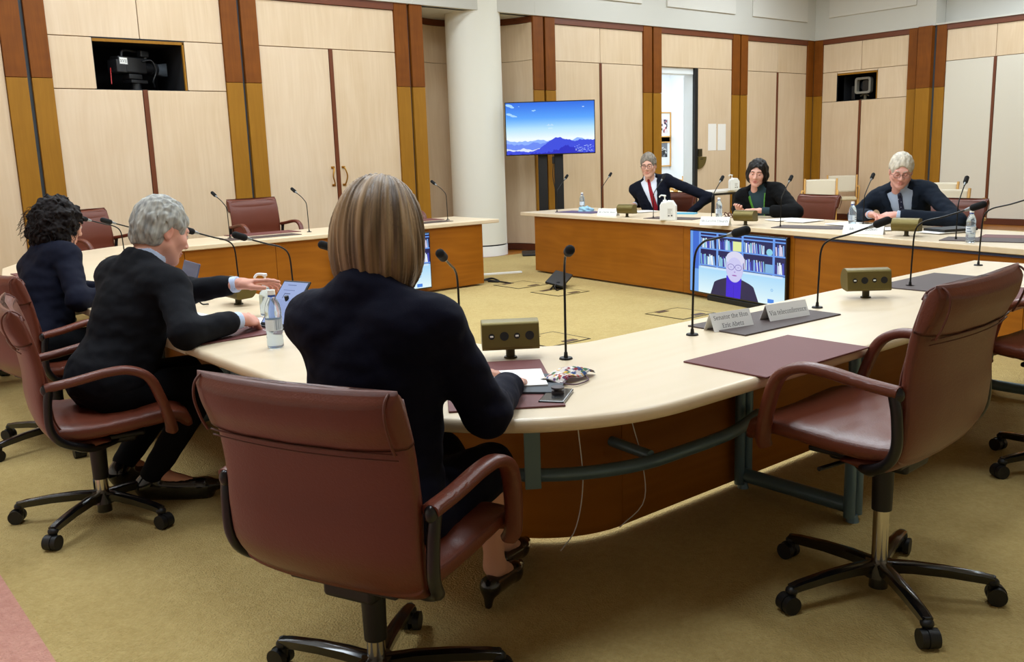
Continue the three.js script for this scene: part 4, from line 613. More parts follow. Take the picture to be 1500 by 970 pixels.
  // trousers or skirt, shoes
  { const L = []; for (const k of ['L', 'R']) L.push(...(o.skirt ? [[cap(legs[k].hp, legs[k].kn.clone().lerp(legs[k].hp, -0.02), 0.1, 0.082), 0.1]] : legL(k, 0.014))); const lf = blend(L), pv = ell(V(0, 0.02, -0.01), 0.178, 0.11, 0.13, MtI), f = (x, y, z) => smin(lf(x, y, z), pv(x, y, z) * S, 0.05) + nz(x * 14, y * 20, z * 14) * 0.004; part(o.skirt ? 'skirt' : 'trousers', nets(f, ...bounds([hip, ...['L', 'R'].flatMap(k => o.skirt ? [legs[k].hp, legs[k].kn] : [legs[k].hp, legs[k].kn, legs[k].an])], 0.18), 0.012), o.legMat, t); }
  for (const k of ['L', 'R']) { const l = legs[k], hd = l.an.clone().setY(l.an.y), d = l.toe.clone().sub(l.an).setY(0).normalize(), h = o.heels; const an0 = V(l.an.x, 0, l.an.z); let f;
    const toe = l.toe.clone(), heel = l.an.clone().addScaledVector(d, -0.035); heel.y = l.an.y - 0.05;
    if (h) { heel.y = l.an.y - 0.055; const shell = blend([[cap(heel, toe, 0.037, 0.034), 0.02], [cap(toe, toe.clone().addScaledVector(d, 0.055), 0.034, 0.02), 0.02]]), m = l.an.clone().lerp(toe, 0.3).add(V(0, 0.03, 0)), op = ell(V(0, 0, 0), 0.036, 0.05, 0.085, frame(m, toe.clone().sub(l.an), V(0, 1, 0)).invert()), hb = cap(heel.clone().addScaledVector(d, -0.012), V(heel.x - d.x * 0.022, 0.014, heel.z - d.z * 0.022), 0.022, 0.013); f = (x, y, z) => smin(smax(shell(x, y, z), -op(x, y, z), 0.005), hb(x, y, z), 0.012); }
    else { const low = Math.min(toe.y, heel.y) - 0.03, up = blend([[cap(heel, toe, 0.042, 0.036), 0.03], [cap(toe, toe.clone().addScaledVector(d, 0.05), 0.038, 0.024), 0.02], [cap(l.an, heel, 0.042, 0.042), 0.03]]), sole = blend([[cap(heel.clone().setY(heel.y - 0.03), toe.clone().setY(toe.y - 0.026), 0.036, 0.038), 0.02]]); f = (x, y, z) => smin(up(x, y, z), sole(x, y, z), 0.01); }
    part('shoe', nets(f, ...bounds([l.an, toe, heel, toe.clone().addScaledVector(d, 0.07), V(heel.x, heel.y - 0.1, heel.z)], 0.06), 0.006), o.shoeMat ?? M.gloss, t); }
  o._t = t; o._loc = loc; return o;
}
function glasses(o, m, r = 0.021, round = false) {
  const gs = []; for (const s of [-1, 1]) { const pts = Array.from({ length: 25 }, (_, i) => { const a = i / 24 * 2 * Math.PI, c = Math.cos(a), n = Math.sin(a), e = round ? 1 : 0.7; return [s * 0.0325 + Math.sign(c) * Math.abs(c) ** e * r * 1.15, -0.001 + Math.sign(n) * Math.abs(n) ** e * r * 0.82, 0.104]; }); gs.push(tube(pts, 0.0018, 40, 6, false)); gs.push(tube([[s * 0.057, 0.006, 0.103], [s * 0.075, 0.006, 0.08], [s * 0.082, 0.004, 0.0], [s * 0.08, -0.008, -0.02]], 0.0016, 20, 6)); }
  gs.push(tube([[-0.01, 0.003, 0.105], [0, 0.006, 0.107], [0.01, 0.003, 0.105]], 0.0017, 8, 6)); const g = mg(gs); g.applyMatrix4(o._Hm); part('glasses', g, m, o._t, 'thin framed glasses');
}
// ---- hair fields
const shortHair = (up = 0.012, top = 0.018, nape = -0.075, tuft = 0.006) => hf => { const c = ell(V(0, 0.036, -0.018), 0.076 + up, 0.09 + top, 0.098 + up), b = ell(V(0, -0.02, -0.04), 0.068 + up * 0.7, 0.08, 0.07 + up), face = ell(V(0, -0.045, 0.125), 0.085, 0.118, 0.1), earC = [-1, 1].map(s => ell(V(s * 0.088, -0.022, 0.012), 0.026, 0.046, 0.036));
  return (x, y, z) => { let d = smin(c(x, y, z), b(x, y, z), 0.02); d = smax(d, -face(x, y, z), 0.012); for (const e of earC) d = smax(d, -e(x, y, z), 0.01); d = Math.max(d, nape - y); d = smax(d, -hf(x, y, z) - 0.012, 0.002); return d + nz(x * 55, y * 22, z * 30) * tuft + nz(x * 130, y * 40, z * 50) * tuft * 0.6; }; };
// ================================================================ the people
const suitDark = cloth(0x0b0c12, 0.85), navy = cloth(0x06071c, 0.85, 0.12), trouser = cloth(0x08090d, 0.9), hairGrey = new THREE.MeshPhysicalMaterial({ color: 0xa9a9a6, roughness: 0.6, vertexColors: true });
const streak = (lo, hi, f = 90) => (x, y, z) => { const k = clamp(0.5 + nz(x * f, y * 9, z * f) * 0.9 + nz(x * f * 2.6, y * 14, z * f * 2.6) * 0.5); return [lerp(lo[0], hi[0], k), lerp(lo[1], hi[1], k), lerp(lo[2], hi[2], k)]; };
// grey-haired man leaning over the table
const P2 = person({
  label: 'man with short grey hair in a dark suit and red tie leaning over a tablet', pos: [1.02, 0.53, -3.93], f: [0.97, -0.24], lean: 0.5, twist: 0.08, s: 1.06, sw: 0.19, cell: 0.004, hairCell: 0.004, clothCell: 0.008, handCell: 0.0032,
  head: { at: [1.335, 1.155, -3.98], pitch: 0.36, yaw: -0.12, roll: -0.05, s: 1.09 }, headShape: { w: 1.03, neck: 0.058, jaw: 1.05 }, skin: 0xd49a84, hairMat: hairGrey, hair: shortHair(0.012, 0.02, -0.07, 0.007), hairPaint: streak([0.5, 0.5, 0.49], [1.1, 1.06, 0.96], 70), brow: std(0x8a8580, 0.8),
  arms: { R: { el: [1.24, 0.785, -3.55], wr: [1.5, 0.795, -3.62], dir: [0.85, -0.12, -0.45], up: [-0.25, 0.75, 0.6], curl: [0.55, 0.75, 0.85, 0.9], thumb: 0.9 }, L: { el: [1.5, 0.86, -4.22], wr: [1.66, 0.895, -3.99], dir: [0.75, 0.1, 0.5], up: [0.1, 1, -0.1], curl: [0.12, 0.28, 0.4, 0.45], thumb: 0.4, spread: 0.09 } },
  legs: { R: { kn: [1.42, 0.5, -3.86], an: [1.17, 0.13, -3.92], toe: [1.36, 0.05, -3.83] }, L: { kn: [1.42, 0.5, -4.12], an: [1.12, 0.15, -4.14], toe: [1.24, 0.06, -4.18] } },
  shirt: cloth(0xc3d2ee, 0.8), tie: cloth(0x7c1d22, 0.6), tieLabel: 'red tie', jacket: { mat: suitDark, v: 0.2, e: 0.022, sleeve: 0.016, end: 0.78 }, legMat: trouser, shoeMat: new THREE.MeshPhysicalMaterial({ color: 0x0a0a0d, roughness: 0.18, clearcoat: 0.7 }),
});
// woman with a blond bob seen from behind
const bob = hf => { const c = ell(V(0, 0.036, -0.016), 0.098, 0.112, 0.114), side = ell(V(0, -0.045, -0.03), 0.117, 0.125, 0.1), face = ell(V(0, -0.06, 0.135), 0.078, 0.14, 0.1), nk = ell(V(0, -0.175, -0.01), 0.085, 0.06, 0.09);
  return (x, y, z) => { let d = smin(c(x, y, z), side(x, y, z), 0.05); d = smax(d, -face(x, y, z), 0.015); d = smax(d, -nk(x, y, z), 0.02); d = smax(d, -0.137 + 0.016 * Math.cos(Math.atan2(x, -z) * 1.3) + nz(x * 40, 0, z * 40) * 0.008 - y, 0.008); const a = Math.atan2(x, -z + 0.02); return d + 0.0028 * Math.sin(a * 26 + nz(a * 3, y * 6, 0) * 5) + nz(a * 22, y * 5, 1) * 0.004; }; };
const P3 = person({
  label: 'woman with a blond bob in a dark navy jacket, seated with her back turned', pos: [1.17, 0.5, -2.02], f: [0.9, -0.43], lean: 0.16, s: 1.05, sw: 0.178, trap: 0.2, cell: 0.005, hairCell: 0.0035, clothCell: 0.008, handCell: 0.004,
  head: { at: [1.265, 1.235, -2.075], pitch: 0.08, yaw: 0.02, s: 1.07 }, headShape: { w: 0.97, neck: 0.048 }, skin: 0xd9a48c, hairMat: new THREE.MeshPhysicalMaterial({ color: 0xffffff, roughness: 0.42, vertexColors: true, sheen: 0.3, sheenColor: new THREE.Color(0xc0a070) }), hair: bob, hairBox: box3([-0.16, -0.2, -0.17], [0.16, 0.18, 0.13]), brow: std(0x6a4a30, 0.8),
  hairPaint: (x, y, z) => { const a = Math.atan2(x, -z + 0.02), k = clamp(0.42 + nz(a * 9, y * 3, 2) * 1.1 + nz(a * 34, y * 5, 7) * 0.6); return [lerp(0.085, 0.4, k), lerp(0.048, 0.26, k), lerp(0.022, 0.135, k)]; },
  arms: { R: { el: [1.42, 0.765, -1.86], wr: [1.63, 0.77, -2.02], dir: [0.6, -0.05, -0.6], up: [0, 1, 0], curl: 0.3 }, L: { el: [1.38, 0.765, -2.36], wr: [1.62, 0.77, -2.28], dir: [0.9, -0.05, 0.2], up: [0, 1, 0], curl: 0.3 } },
  legs: { R: { kn: [1.6, 0.5, -2.1], an: [1.69, 0.125, -2.2], toe: [1.81, 0.045, -2.26] }, L: { kn: [1.56, 0.5, -2.3], an: [1.83, 0.125, -2.33], toe: [1.95, 0.045, -2.39] } },
  jacket: { mat: navy, e: 0.02, sleeve: 0.018, end: 0.92, v: 0.3, vw: 0.05, hem: -0.1, collar: false, hole: 0.062 }, shirt: cloth(0x080a1c), skirt: true, legMat: navy, heels: true, shoeMat: M.gloss,
});
// woman with dark wavy hair
const wavy = hf => { const c = ell(V(0, 0.03, -0.035), 0.112, 0.112, 0.125), lo = ell(V(0, -0.06, -0.065), 0.115, 0.105, 0.09), face = ell(V(0, -0.05, 0.13), 0.085, 0.125, 0.105); return (x, y, z) => { let d = smin(c(x, y, z), lo(x, y, z), 0.06); d = smax(d, -face(x, y, z), 0.02); return d + nz(x * 26, y * 26, z * 26) * 0.02 + nz(x * 60, y * 60, z * 60) * 0.009; }; };
const P1 = person({
  label: 'woman with dark wavy hair and a pearl earring in a navy jacket', pos: [1.06, 0.5, -5.22], f: [0.98, -0.2], lean: 0.34, s: 1.02, sw: 0.17, cell: 0.005, hairCell: 0.005, clothCell: 0.01, handCell: 0.005,
  head: { at: [1.285, 1.14, -5.42], pitch: 0.3, yaw: 0.1, s: 1.04 }, headShape: { w: 0.95, neck: 0.047 }, skin: 0xd0977e, hairMat: new THREE.MeshPhysicalMaterial({ color: 0x120907, roughness: 0.7, specularIntensity: 0.4 }), hair: wavy, hairBox: box3([-0.17, -0.2, -0.2], [0.17, 0.18, 0.14]), brow: std(0x1a0f0a, 0.8),
  arms: { R: { el: [1.22, 0.775, -5.0], wr: [1.45, 0.77, -5.12], dir: [1, -0.05, -0.2], up: [0, 1, 0] }, L: { el: [1.22, 0.775, -5.55], wr: [1.45, 0.77, -5.45], dir: [1, -0.05, 0.2], up: [0, 1, 0] } },
  legs: { R: { kn: [1.5, 0.5, -5.15], an: [1.5, 0.12, -5.2], toe: [1.64, 0.05, -5.2] }, L: { kn: [1.5, 0.5, -5.38], an: [1.5, 0.12, -5.38], toe: [1.64, 0.05, -5.4] } },
  jacket: { mat: cloth(0x090c1e, 0.85, 0.08), v: 0.25, vw: 0.06 }, shirt: cloth(0x1a2a78, 0.7), legMat: trouser,
});
{ const gs = []; for (let i = 0; i < 150; i++) { const a = rnd() * 6.283, e = -0.6 + rnd() * 1.9, r = 0.1 + rnd() * 0.012, d = V(Math.cos(a) * Math.cos(e), Math.sin(e), Math.sin(a) * Math.cos(e)); if (d.z > 0.55 && d.y < 0.6) continue; const p = V(d.x * r, 0.0 + d.y * (r + 0.012), -0.045 + d.z * (r + 0.012)), pts = [p]; for (let k = 1; k < 5; k++) pts.push(p.clone().add(V(d.x * 0.011 * k + 0.007 * Math.sin(k * 2 + i), d.y * 0.009 * k - 0.004 * k * k, d.z * 0.011 * k + 0.007 * Math.cos(k * 2.3 + i)))); gs.push(tube(pts, 0.0012, 10, 4, false)); } const h = mg(gs); h.applyMatrix4(P1._Hm); part('hair_wisps', h, P1.hairMat, P1._t); }
{ const g = ball(0.0075, -0.078, -0.045, -0.006); g.applyMatrix4(P1._Hm); part('earring', g, std(0xf4efe8, 0.15), P1._t, 'pearl earring'); }
// witnesses behind the far table
const P4 = person({
  label: 'man with short grey hair, glasses and a red tie leaning on one arm', pos: [8.6, 0.52, -7.55], f: [-0.84, 0.55], lean: 0.04, side: 0.06, s: 1.08, sw: 0.19, cell: 0.005, hairCell: 0.006, clothCell: 0.01, handCell: 0.005,
  head: { at: [8.45, 1.245, -7.64], pitch: 0.04, yaw: -0.05, roll: 0.05, s: 1.12 }, headShape: { w: 0.98 }, skin: 0xdaa68f, hairMat: new THREE.MeshPhysicalMaterial({ color: 0x8d857a, roughness: 0.6, vertexColors: true }), hair: shortHair(0.01, 0.026, -0.05, 0.006), hairPaint: streak([0.55, 0.53, 0.5], [1.1, 1.05, 1], 60), brow: std(0x5d554c, 0.8),
  arms: { R: { el: [8.72, 0.78, -7.98], wr: [8.42, 0.775, -7.85], dir: [-0.9, 0, 0.3], up: [0, 1, 0], curl: 0.3 }, L: { el: [8.83, 0.86, -7.02], wr: [8.62, 0.64, -7.2], dir: [-0.6, -0.6, -0.2], up: [0.3, 0.6, 0.6], curl: 0.4 } },
  legs: { R: { kn: [8.15, 0.5, -7.45], an: [8.2, 0.1, -7.4], toe: [8.06, 0.05, -7.36] }, L: { kn: [8.22, 0.5, -7.22], an: [8.25, 0.1, -7.2], toe: [8.1, 0.05, -7.14] } },
  shirt: cloth(0xdfe3ee, 0.8, 0.1), tie: cloth(0x8c1523, 0.6), tieLabel: 'dark red tie', jacket: { mat: cloth(0x0c101e, 0.85), v: 0.1, vw: 0.1, e: 0.02 }, legMat: trouser,
});
glasses(P4, std(0x2a2422, 0.4), 0.022);
const bobDark = hf => { const c = ell(V(0, 0.04, -0.014), 0.092, 0.1, 0.106), side = ell(V(0, -0.03, -0.03), 0.108, 0.085, 0.085), face = ell(V(-0.004, -0.06, 0.13), 0.083, 0.138, 0.118); return (x, y, z) => { let d = smin(c(x, y, z), side(x, y, z), 0.04); d = smax(d, -face(x, y, z), 0.01); d = smax(d, -0.1 - y, 0.01); return d + nz(x * 40, y * 20, z * 40) * 0.01; }; };
const P5 = person({
  label: 'woman with a short dark bob in a black jacket with a green lanyard, speaking', pos: [8.28, 0.5, -5.76], f: [-0.93, 0.36], lean: 0.2, s: 1.06, sw: 0.178, cell: 0.005, hairCell: 0.006, clothCell: 0.01, handCell: 0.005,
  head: { at: [8.02, 1.165, -5.76], pitch: 0.12, yaw: 0.12, roll: -0.08, s: 1.1 }, headShape: { w: 0.96, neck: 0.047, open: true }, skin: 0xdba591, lip: [0.7, 0.35, 0.36], hairMat: new THREE.MeshPhysicalMaterial({ color: 0x150d0a, roughness: 0.5, specularIntensity: 0.6 }), hair: bobDark, hairBox: box3([-0.15, -0.16, -0.16], [0.15, 0.17, 0.13]), brow: std(0x241812, 0.8),
  arms: { R: { el: [8.12, 0.79, -6.06], wr: [7.88, 0.81, -5.88], dir: [-0.55, 0.3, 0.4], up: [0.3, 0.9, 0.2], curl: 0.25, thumb: 0.2 }, L: { el: [8.0, 0.785, -5.28], wr: [7.82, 0.8, -5.56], dir: [-0.5, 0.15, -0.75], up: [0.2, 0.9, 0.3], curl: 0.3, thumb: 0.2 } },
  legs: { R: { kn: [7.85, 0.5, -5.75], an: [7.9, 0.1, -5.7], toe: [7.76, 0.05, -5.66] }, L: { kn: [7.85, 0.5, -5.52], an: [7.9, 0.1, -5.5], toe: [7.76, 0.05, -5.46] } },
  shirt: cloth(0x2a3c42, 0.8), jacket: { mat: cloth(0x080809, 0.9, 0.04), v: 0.12, vw: 0.095, lapel: false, collar: false, sleeve: 0.026, end: 0.62, e: 0.024 }, legMat: trouser,
});
for (const s of [-1, 1]) part('lanyard', drape((x, y, z) => Math.min(P5._jacket(x, y, z), P5._shirt(x, y, z)), P5._TM, Array.from({ length: 18 }, (_, i) => { const y = lerp(0.5, 0.16, i / 17), x = s * lerp(0.078, 0.012, i / 17); return [x - 0.007, x + 0.007, y]; }), 0.004, 2), cloth(0x5f9a3c, 0.7), P5._t, 'green lanyard');
const P6 = person({
  label: 'white-haired man with glasses in a dark suit and spotted tie, hands clasped on the table', lid: 1.4, pos: [8.12, 0.53, -4.12], f: [-0.9, 0.42], lean: 0.42, s: 1.1, sw: 0.2, belly: 1.15, cell: 0.005, hairCell: 0.006, clothCell: 0.01, handCell: 0.004,
  head: { at: [7.68, 1.185, -4.04], pitch: 0.3, yaw: 0.1, roll: -0.04, s: 1.12 }, headShape: { w: 1.04, neck: 0.06, jaw: 1.1 }, skin: 0xdca291, hairMat: new THREE.MeshPhysicalMaterial({ color: 0xd0c8ba, roughness: 0.6, vertexColors: true }), hair: shortHair(0.014, 0.022, -0.07, 0.006), hairPaint: streak([0.72, 0.7, 0.66], [1.1, 1.08, 1.02], 50), brow: std(0xb0a598, 0.8),
  arms: { R: { el: [7.8, 0.785, -4.52], wr: [7.45, 0.825, -4.17], dir: [-0.35, 0.02, 0.8], up: [0.2, 0.95, 0.1], curl: [0.55, 0.6, 0.6, 0.6], thumb: 0.7 }, L: { el: [7.62, 0.785, -3.5], wr: [7.4, 0.835, -3.92], dir: [-0.2, 0.0, -0.85], up: [-0.3, 0.9, 0.2], curl: [0.6, 0.65, 0.65, 0.65], thumb: 0.5 } },
  legs: { R: { kn: [7.62, 0.5, -4.15], an: [7.68, 0.1, -4.12], toe: [7.52, 0.05, -4.08] }, L: { kn: [7.58, 0.5, -3.9], an: [7.62, 0.1, -3.88], toe: [7.46, 0.05, -3.84] } },
  shirt: cloth(0xaebcd0, 0.8, 0.1), tie: canvasMat(64, 64, (g, w, h) => { g.fillStyle = '#0c1030'; g.fillRect(0, 0, w, h); g.fillStyle = '#c8ccd8'; for (const [x, y] of [[16, 16], [48, 48]]) { g.beginPath(); g.arc(x, y, 4.5, 0, 7); g.fill(); } }), tieLabel: 'navy tie with pale spots', jacket: { mat: cloth(0x151d29, 0.88), v: 0.14, vw: 0.1, e: 0.024, sleeve: 0.02 }, legMat: trouser,
});
P6._t.children.find(c => c.name === 'tie').material.map.wrapS = P6._t.children.find(c => c.name === 'tie').material.map.wrapT = THREE.RepeatWrapping; P6._t.children.find(c => c.name === 'tie').material.map.repeat.set(22, 22);
glasses(P6, std(0x5a4a3c, 0.3, { metalness: 0.5 }), 0.02);
// ---------------------------------------------------------------- things on the tables
const onT = (x, y) => onH(x, y, T);
// gooseneck microphone: local +z is the way it leans
function mic(p, dx, dz, label, group, h = 0.3, reach = 0.2, droop = 0.05) {
  const t = thing('gooseneck_microphone', label, 'microphone', [p.x, T, p.z], Math.atan2(dx, dz), group);
  part('base', mg([cyl(0.024, 0.022, 0.006, 0, 0, 0, 20), cyl(0.008, 0.006, 0.02, 0, 0.005, 0, 10)]), M.black, t);
  const e = V(0, h + droop, reach), pts = [[0, 0.01, 0], [0, h * 0.5, 0.004], [0, h * 0.86, 0.012], [0, h * 1.0, 0.05], [0, h + droop * 0.45, reach * 0.6], e]; part('stem', tube(pts, 0.0042, 40, 8), std(0x15130f, 0.35, { metalness: 0.4 }), t);
  const d = V(0, droop * 0.8, reach * 0.55).normalize(), a = e.clone(), b = e.clone().addScaledVector(d, 0.028), c = e.clone().addScaledVector(d, 0.095); part('collar', rod(a, b, 0.006, 0.0105, 12), M.steel, t); const g = new THREE.CapsuleGeometry(0.0165, 0.045, 8, 18); g.applyQuaternion(new THREE.Quaternion().setFromUnitVectors(V(0, 1, 0), d)); const m = b.clone().lerp(c, 0.5); g.translate(m.x, m.y, m.z); part('windscreen', g, M.foam, t, 'black foam windscreen');
  return t;
}
const gN = 'microphones along the near table', gW = 'microphones along the witness table', gL = 'microphones along the side table', gBk = 'microphones along the back table';
mic(onT(1014, 491), 0.0, 1, 'gooseneck microphone beside the two folded name cards', gN, 0.36, 0.16, 0.03); mic(onT(829, 526), -0.6, 0.8, 'gooseneck microphone beside the bronze socket box, facing the woman with the blond bob', gN, 0.36, 0.12, 0.02); mic(onT(1197, 451), 0.05, 1, 'gooseneck microphone beside the tilted bronze socket box', gN, 0.3, 0.22, 0.06); mic(onT(1333, 420), 0.05, 1, 'gooseneck microphone reaching across in front of a water bottle on the witness table', gN, 0.32, 0.24, 0.06); mic(onT(1433, 389), 0.1, 1, 'gooseneck microphone at the open end of the near table', gN, 0.32, 0.24, 0.06);
mic(V(1.97, T, -2.72), -0.75, 0.66, 'gooseneck microphone curving up beside the shoulder of the woman with the blond bob', gN, 0.3, 0.18, 0.05);
for (const [x, y, l] of [[816, 311, 'gooseneck microphone at the column end of the witness table'], [881, 306.5, 'gooseneck microphone beside the name card with the long surname near the red tie'], [957, 320, 'gooseneck microphone in front of the red tie'], [1042, 329, 'gooseneck microphone beside the water bottle of the woman in black'], [1143, 333, 'gooseneck microphone in front of the woman in black'], [1264, 331, 'gooseneck microphone beside the clasped hands'], [1400, 351.5, 'gooseneck microphone in front of the empty part of the leather chair']]) mic(onT(x, y), 0.97, -0.22, l, gW, 0.29, 0.17, 0.09);
for (const [x, z, l] of [[1.99, -3.28, 'gooseneck microphone between the tablet and the woman with the blond bob'], [1.99, -4.12, 'gooseneck microphone arching beside the clear pump bottle'], [1.99, -4.78, 'gooseneck microphone in front of the grey-haired man'], [1.99, -6.2, 'gooseneck microphone in front of the corner leather chair'], [1.99, -6.75, 'second gooseneck microphone in front of the corner leather chair']]) mic(V(x, T, z), -1, 0.05, l, gL, 0.3, 0.2, 0.05);
for (const [x, y, l] of [[337, 349, 'gooseneck microphone on the back table nearest the corner'], [453, 340, 'gooseneck microphone on the back table beside the brass handles'], [656, 322.5, 'gooseneck microphone on the back table beside the column']]) mic(onT(x, y), -0.25, -0.97, l, gBk, 0.33, 0.14, 0.06);
// bronze socket boxes: local +z is the face with the sockets
function socketBox(p, turn, label, cable) {
  const t = thing('socket_box', label, 'socket box', [p.x, T, p.z], turn, 'bronze socket boxes on the tables');
  const s = new THREE.Shape(); s.moveTo(0.048, -0.034); s.lineTo(0.034, 0.042); s.quadraticCurveTo(0.03, 0.05, 0.016, 0.05); s.absarc(-0.008, 0.004, 0.05, Math.PI * 0.42, Math.PI * 1.35, false); s.lineTo(0.03, -0.044); s.quadraticCurveTo(0.046, -0.044, 0.048, -0.034);
  const g = new THREE.ExtrudeGeometry(s, { depth: 0.196, bevelEnabled: true, bevelSize: 0.002, bevelThickness: 0.002, bevelSegments: 2, curveSegments: 12 }); g.rotateY(-Math.PI / 2); g.translate(0.098, 0.082, 0); part('case', g, M.bronze, t);
  part('post', mg([cyl(0.016, 0.016, 0.045, 0, 0, 0, 16), cyl(0.024, 0.022, 0.006, 0, 0, 0, 16)]), M.bronzeDark, t);
  for (let k = 0; k < 4; k++) { const r = k % 2 ? 0.0155 : 0.0105, c = new THREE.CylinderGeometry(r, r, 0.004, 20); c.rotateX(Math.PI / 2 - 0.18); c.translate(-0.066 + k * 0.044, 0.086, 0.042); const o = part('socket', c, M.black, t); if (k % 2 === 0) { const q = bx(0.011, 0.006, 0.003, -0.066 + k * 0.044, 0.0865, 0.045, 0.001); part('plug_insert', q, M.white, o); } }
  if (cable) part('cable', mg([tube([[0.02, 0.09, 0.05], [0.03, 0.11, 0.1], [0.0, 0.12, 0.17], [-0.06, 0.08, 0.2], [-0.06, 0.02, 0.17], [-0.1, 0.006, 0.12]], 0.004, 40, 6), bx(0.03, 0.03, 0.035, 0.02, 0.09, 0.055, 0.006)]), M.cord, t, 'black plugged-in cable');
}
socketBox(onT(748, 524), -0.62, 'bronze socket box beside the arm of the woman with the blond bob'); socketBox(onT(1268, 436), -0.72, 'tilted bronze socket box on the bare stretch of the near table');
socketBox(onT(918.6, 318), 1.75, 'bronze socket box in front of the man with the red tie'); socketBox(onT(1092, 330), 1.7, 'bronze socket box in front of the woman in black'); socketBox(onT(1327.5, 346), 1.72, 'bronze socket box in front of the clasped hands');
socketBox(V(4.72, T, -8.4), Math.PI, 'bronze socket box on the back table above the screen'); socketBox(V(1.84, T, -4.45), -Math.PI / 2, 'bronze socket box with a looping black cable before the grey-haired man', true);
// water bottles
const bottleG = (() => { const prof = [[0, 0.002], [0.024, 0], [0.031, 0.006], [0.0315, 0.03], [0.0298, 0.036], [0.0315, 0.042], [0.0298, 0.054], [0.0315, 0.06], [0.0315, 0.12], [0.03, 0.126], [0.0315, 0.132], [0.031, 0.15], [0.026, 0.172], [0.017, 0.19], [0.0135, 0.197], [0.0135, 0.206], [0, 0.206]]; return { body: lathe(prof, 28), cap: mg([cyl(0.015, 0.0145, 0.018, 0, 0.207, 0, 20)]), ring: cyl(0.0145, 0.0145, 0.006, 0, 0.199, 0, 20), label: lathe([[0.0319, 0.07], [0.0321, 0.071], [0.0321, 0.112], [0.0319, 0.113]], 28) }; })();
const labelM = canvasMat(256, 64, (g, w, h) => { g.fillStyle = '#dfe7ef'; g.fillRect(0, 0, w, h); g.fillStyle = '#5b6c86'; for (let i = 0; i < 14; i++) g.fillRect(60 + i * 4, 8, 1 + (i % 3), 34); for (let i = 0; i < 5; i++) g.fillRect(140, 10 + i * 9, 60 - hash(i, 1, 1) * 24, 3); });
const waterBody = new THREE.MeshPhysicalMaterial({ color: 0xeaf3fb, roughness: 0.12, transmission: 0.85, thickness: 0.03, ior: 1.25, attenuationColor: new THREE.Color(0xb9d2e8), attenuationDistance: 0.18 });
function bottle(p, label) { const t = thing('water_bottle', label, 'bottle', [p.x, T, p.z], p.x * 3, 'plastic water bottles'); part('bottle_body', bottleG.body, waterBody, t); part('cap', bottleG.cap, M.whiteGloss, t, 'white cap'); part('cap_ring', bottleG.ring, M.blueCap, t, 'blue ring'); part('bottle_label', bottleG.label, labelM, t); }
bottle(onT(404, 509), 'clear water bottle between the grey-haired man and the woman with the blond bob'); bottle(onT(853, 309), 'clear water bottle with a pale blue mask at its foot'); bottle(onT(1053, 323), 'clear water bottle beside the woman in black'); bottle(onT(1248, 335), 'clear water bottle beside the clasped hands'); bottle(onT(1421, 355), 'clear water bottle on a dark pad past the clasped hands'); bottle(V(1.7, T, -5.05), 'clear water bottle behind the chin of the grey-haired man');
// sanitiser
const pumpTop = (y, s = 1) => [cyl(0.016 * s, 0.015 * s, 0.022 * s, 0, y, 0, 18), cyl(0.005 * s, 0.005 * s, 0.03 * s, 0, y + 0.02 * s, 0, 10), bx(0.02 * s, 0.012 * s, 0.02 * s, 0, y + 0.054 * s, 0, 0.004), tube([[0, y + 0.056 * s, 0], [-0.03 * s, y + 0.058 * s, 0], [-0.042 * s, y + 0.046 * s, 0]], 0.0055 * s, 10, 8)];
{
  const p = V(1.8, T, -4.02), t = thing('pump_bottle', 'clear pump bottle of hand sanitiser behind the reaching hand', 'pump bottle', [p.x, T, p.z], -0.4); part('bottle_body', lathe([[0, 0.001], [0.03, 0], [0.034, 0.006], [0.034, 0.09], [0.03, 0.108], [0.016, 0.122], [0.014, 0.13], [0, 0.13]], 28), waterBody, t); part('pump', mg(pumpTop(0.13, 1.1)), M.plasticWhite, t, 'white pump top');
  const jug = (pos, turn, label) => { const q = thing('sanitiser_jug', label, 'pump bottle', pos, turn, 'white sanitiser jugs'), s = new THREE.Shape(); s.moveTo(-0.07, 0); s.lineTo(0.07, 0); s.lineTo(0.07, 0.13); s.lineTo(0.04, 0.175); s.lineTo(0.0, 0.178); s.lineTo(-0.015, 0.165); s.lineTo(-0.055, 0.165); s.lineTo(-0.07, 0.14); s.closePath(); const ho = new THREE.Path(); ho.absarc(0.02, 0.153, 0.007, 0, 7); s.holes.push(ho); const g = new THREE.ExtrudeGeometry(s, { depth: 0.07, bevelEnabled: true, bevelSize: 0.012, bevelThickness: 0.012, bevelSegments: 3 }); g.translate(0, 0.012, -0.035); part('jug', g, M.plasticWhite, q); const pg = mg(pumpTop(0, 1.25)); pg.translate(-0.036, 0.18, 0); part('pump', pg, M.plasticWhite, q); const lb = new THREE.PlaneGeometry(0.06, 0.09); lb.translate(0.025, 0.08, 0.0482); part('jug_label', lb, canvasMat(64, 96, (c, w, h) => { c.fillStyle = '#e4e2dc'; c.fillRect(0, 0, w, h); c.fillStyle = '#77736c'; for (let i = 0; i < 7; i++) c.fillRect(6, 8 + i * 8, 50 - hash(i, 2, 2) * 20, 2); c.fillStyle = '#444'; c.fillRect(8, 74, 18, 12); c.fillRect(40, 70, 16, 16); }), q); };
  const a = onT(979, 323); jug([a.x, T, a.z], -1.0, 'white sanitiser jug on the witness table beside the red tie'); const b = onH(1075, 279, 0.745); jug([b.x, 0.745, b.z], -0.6, 'white sanitiser jug on the small black side table');
}
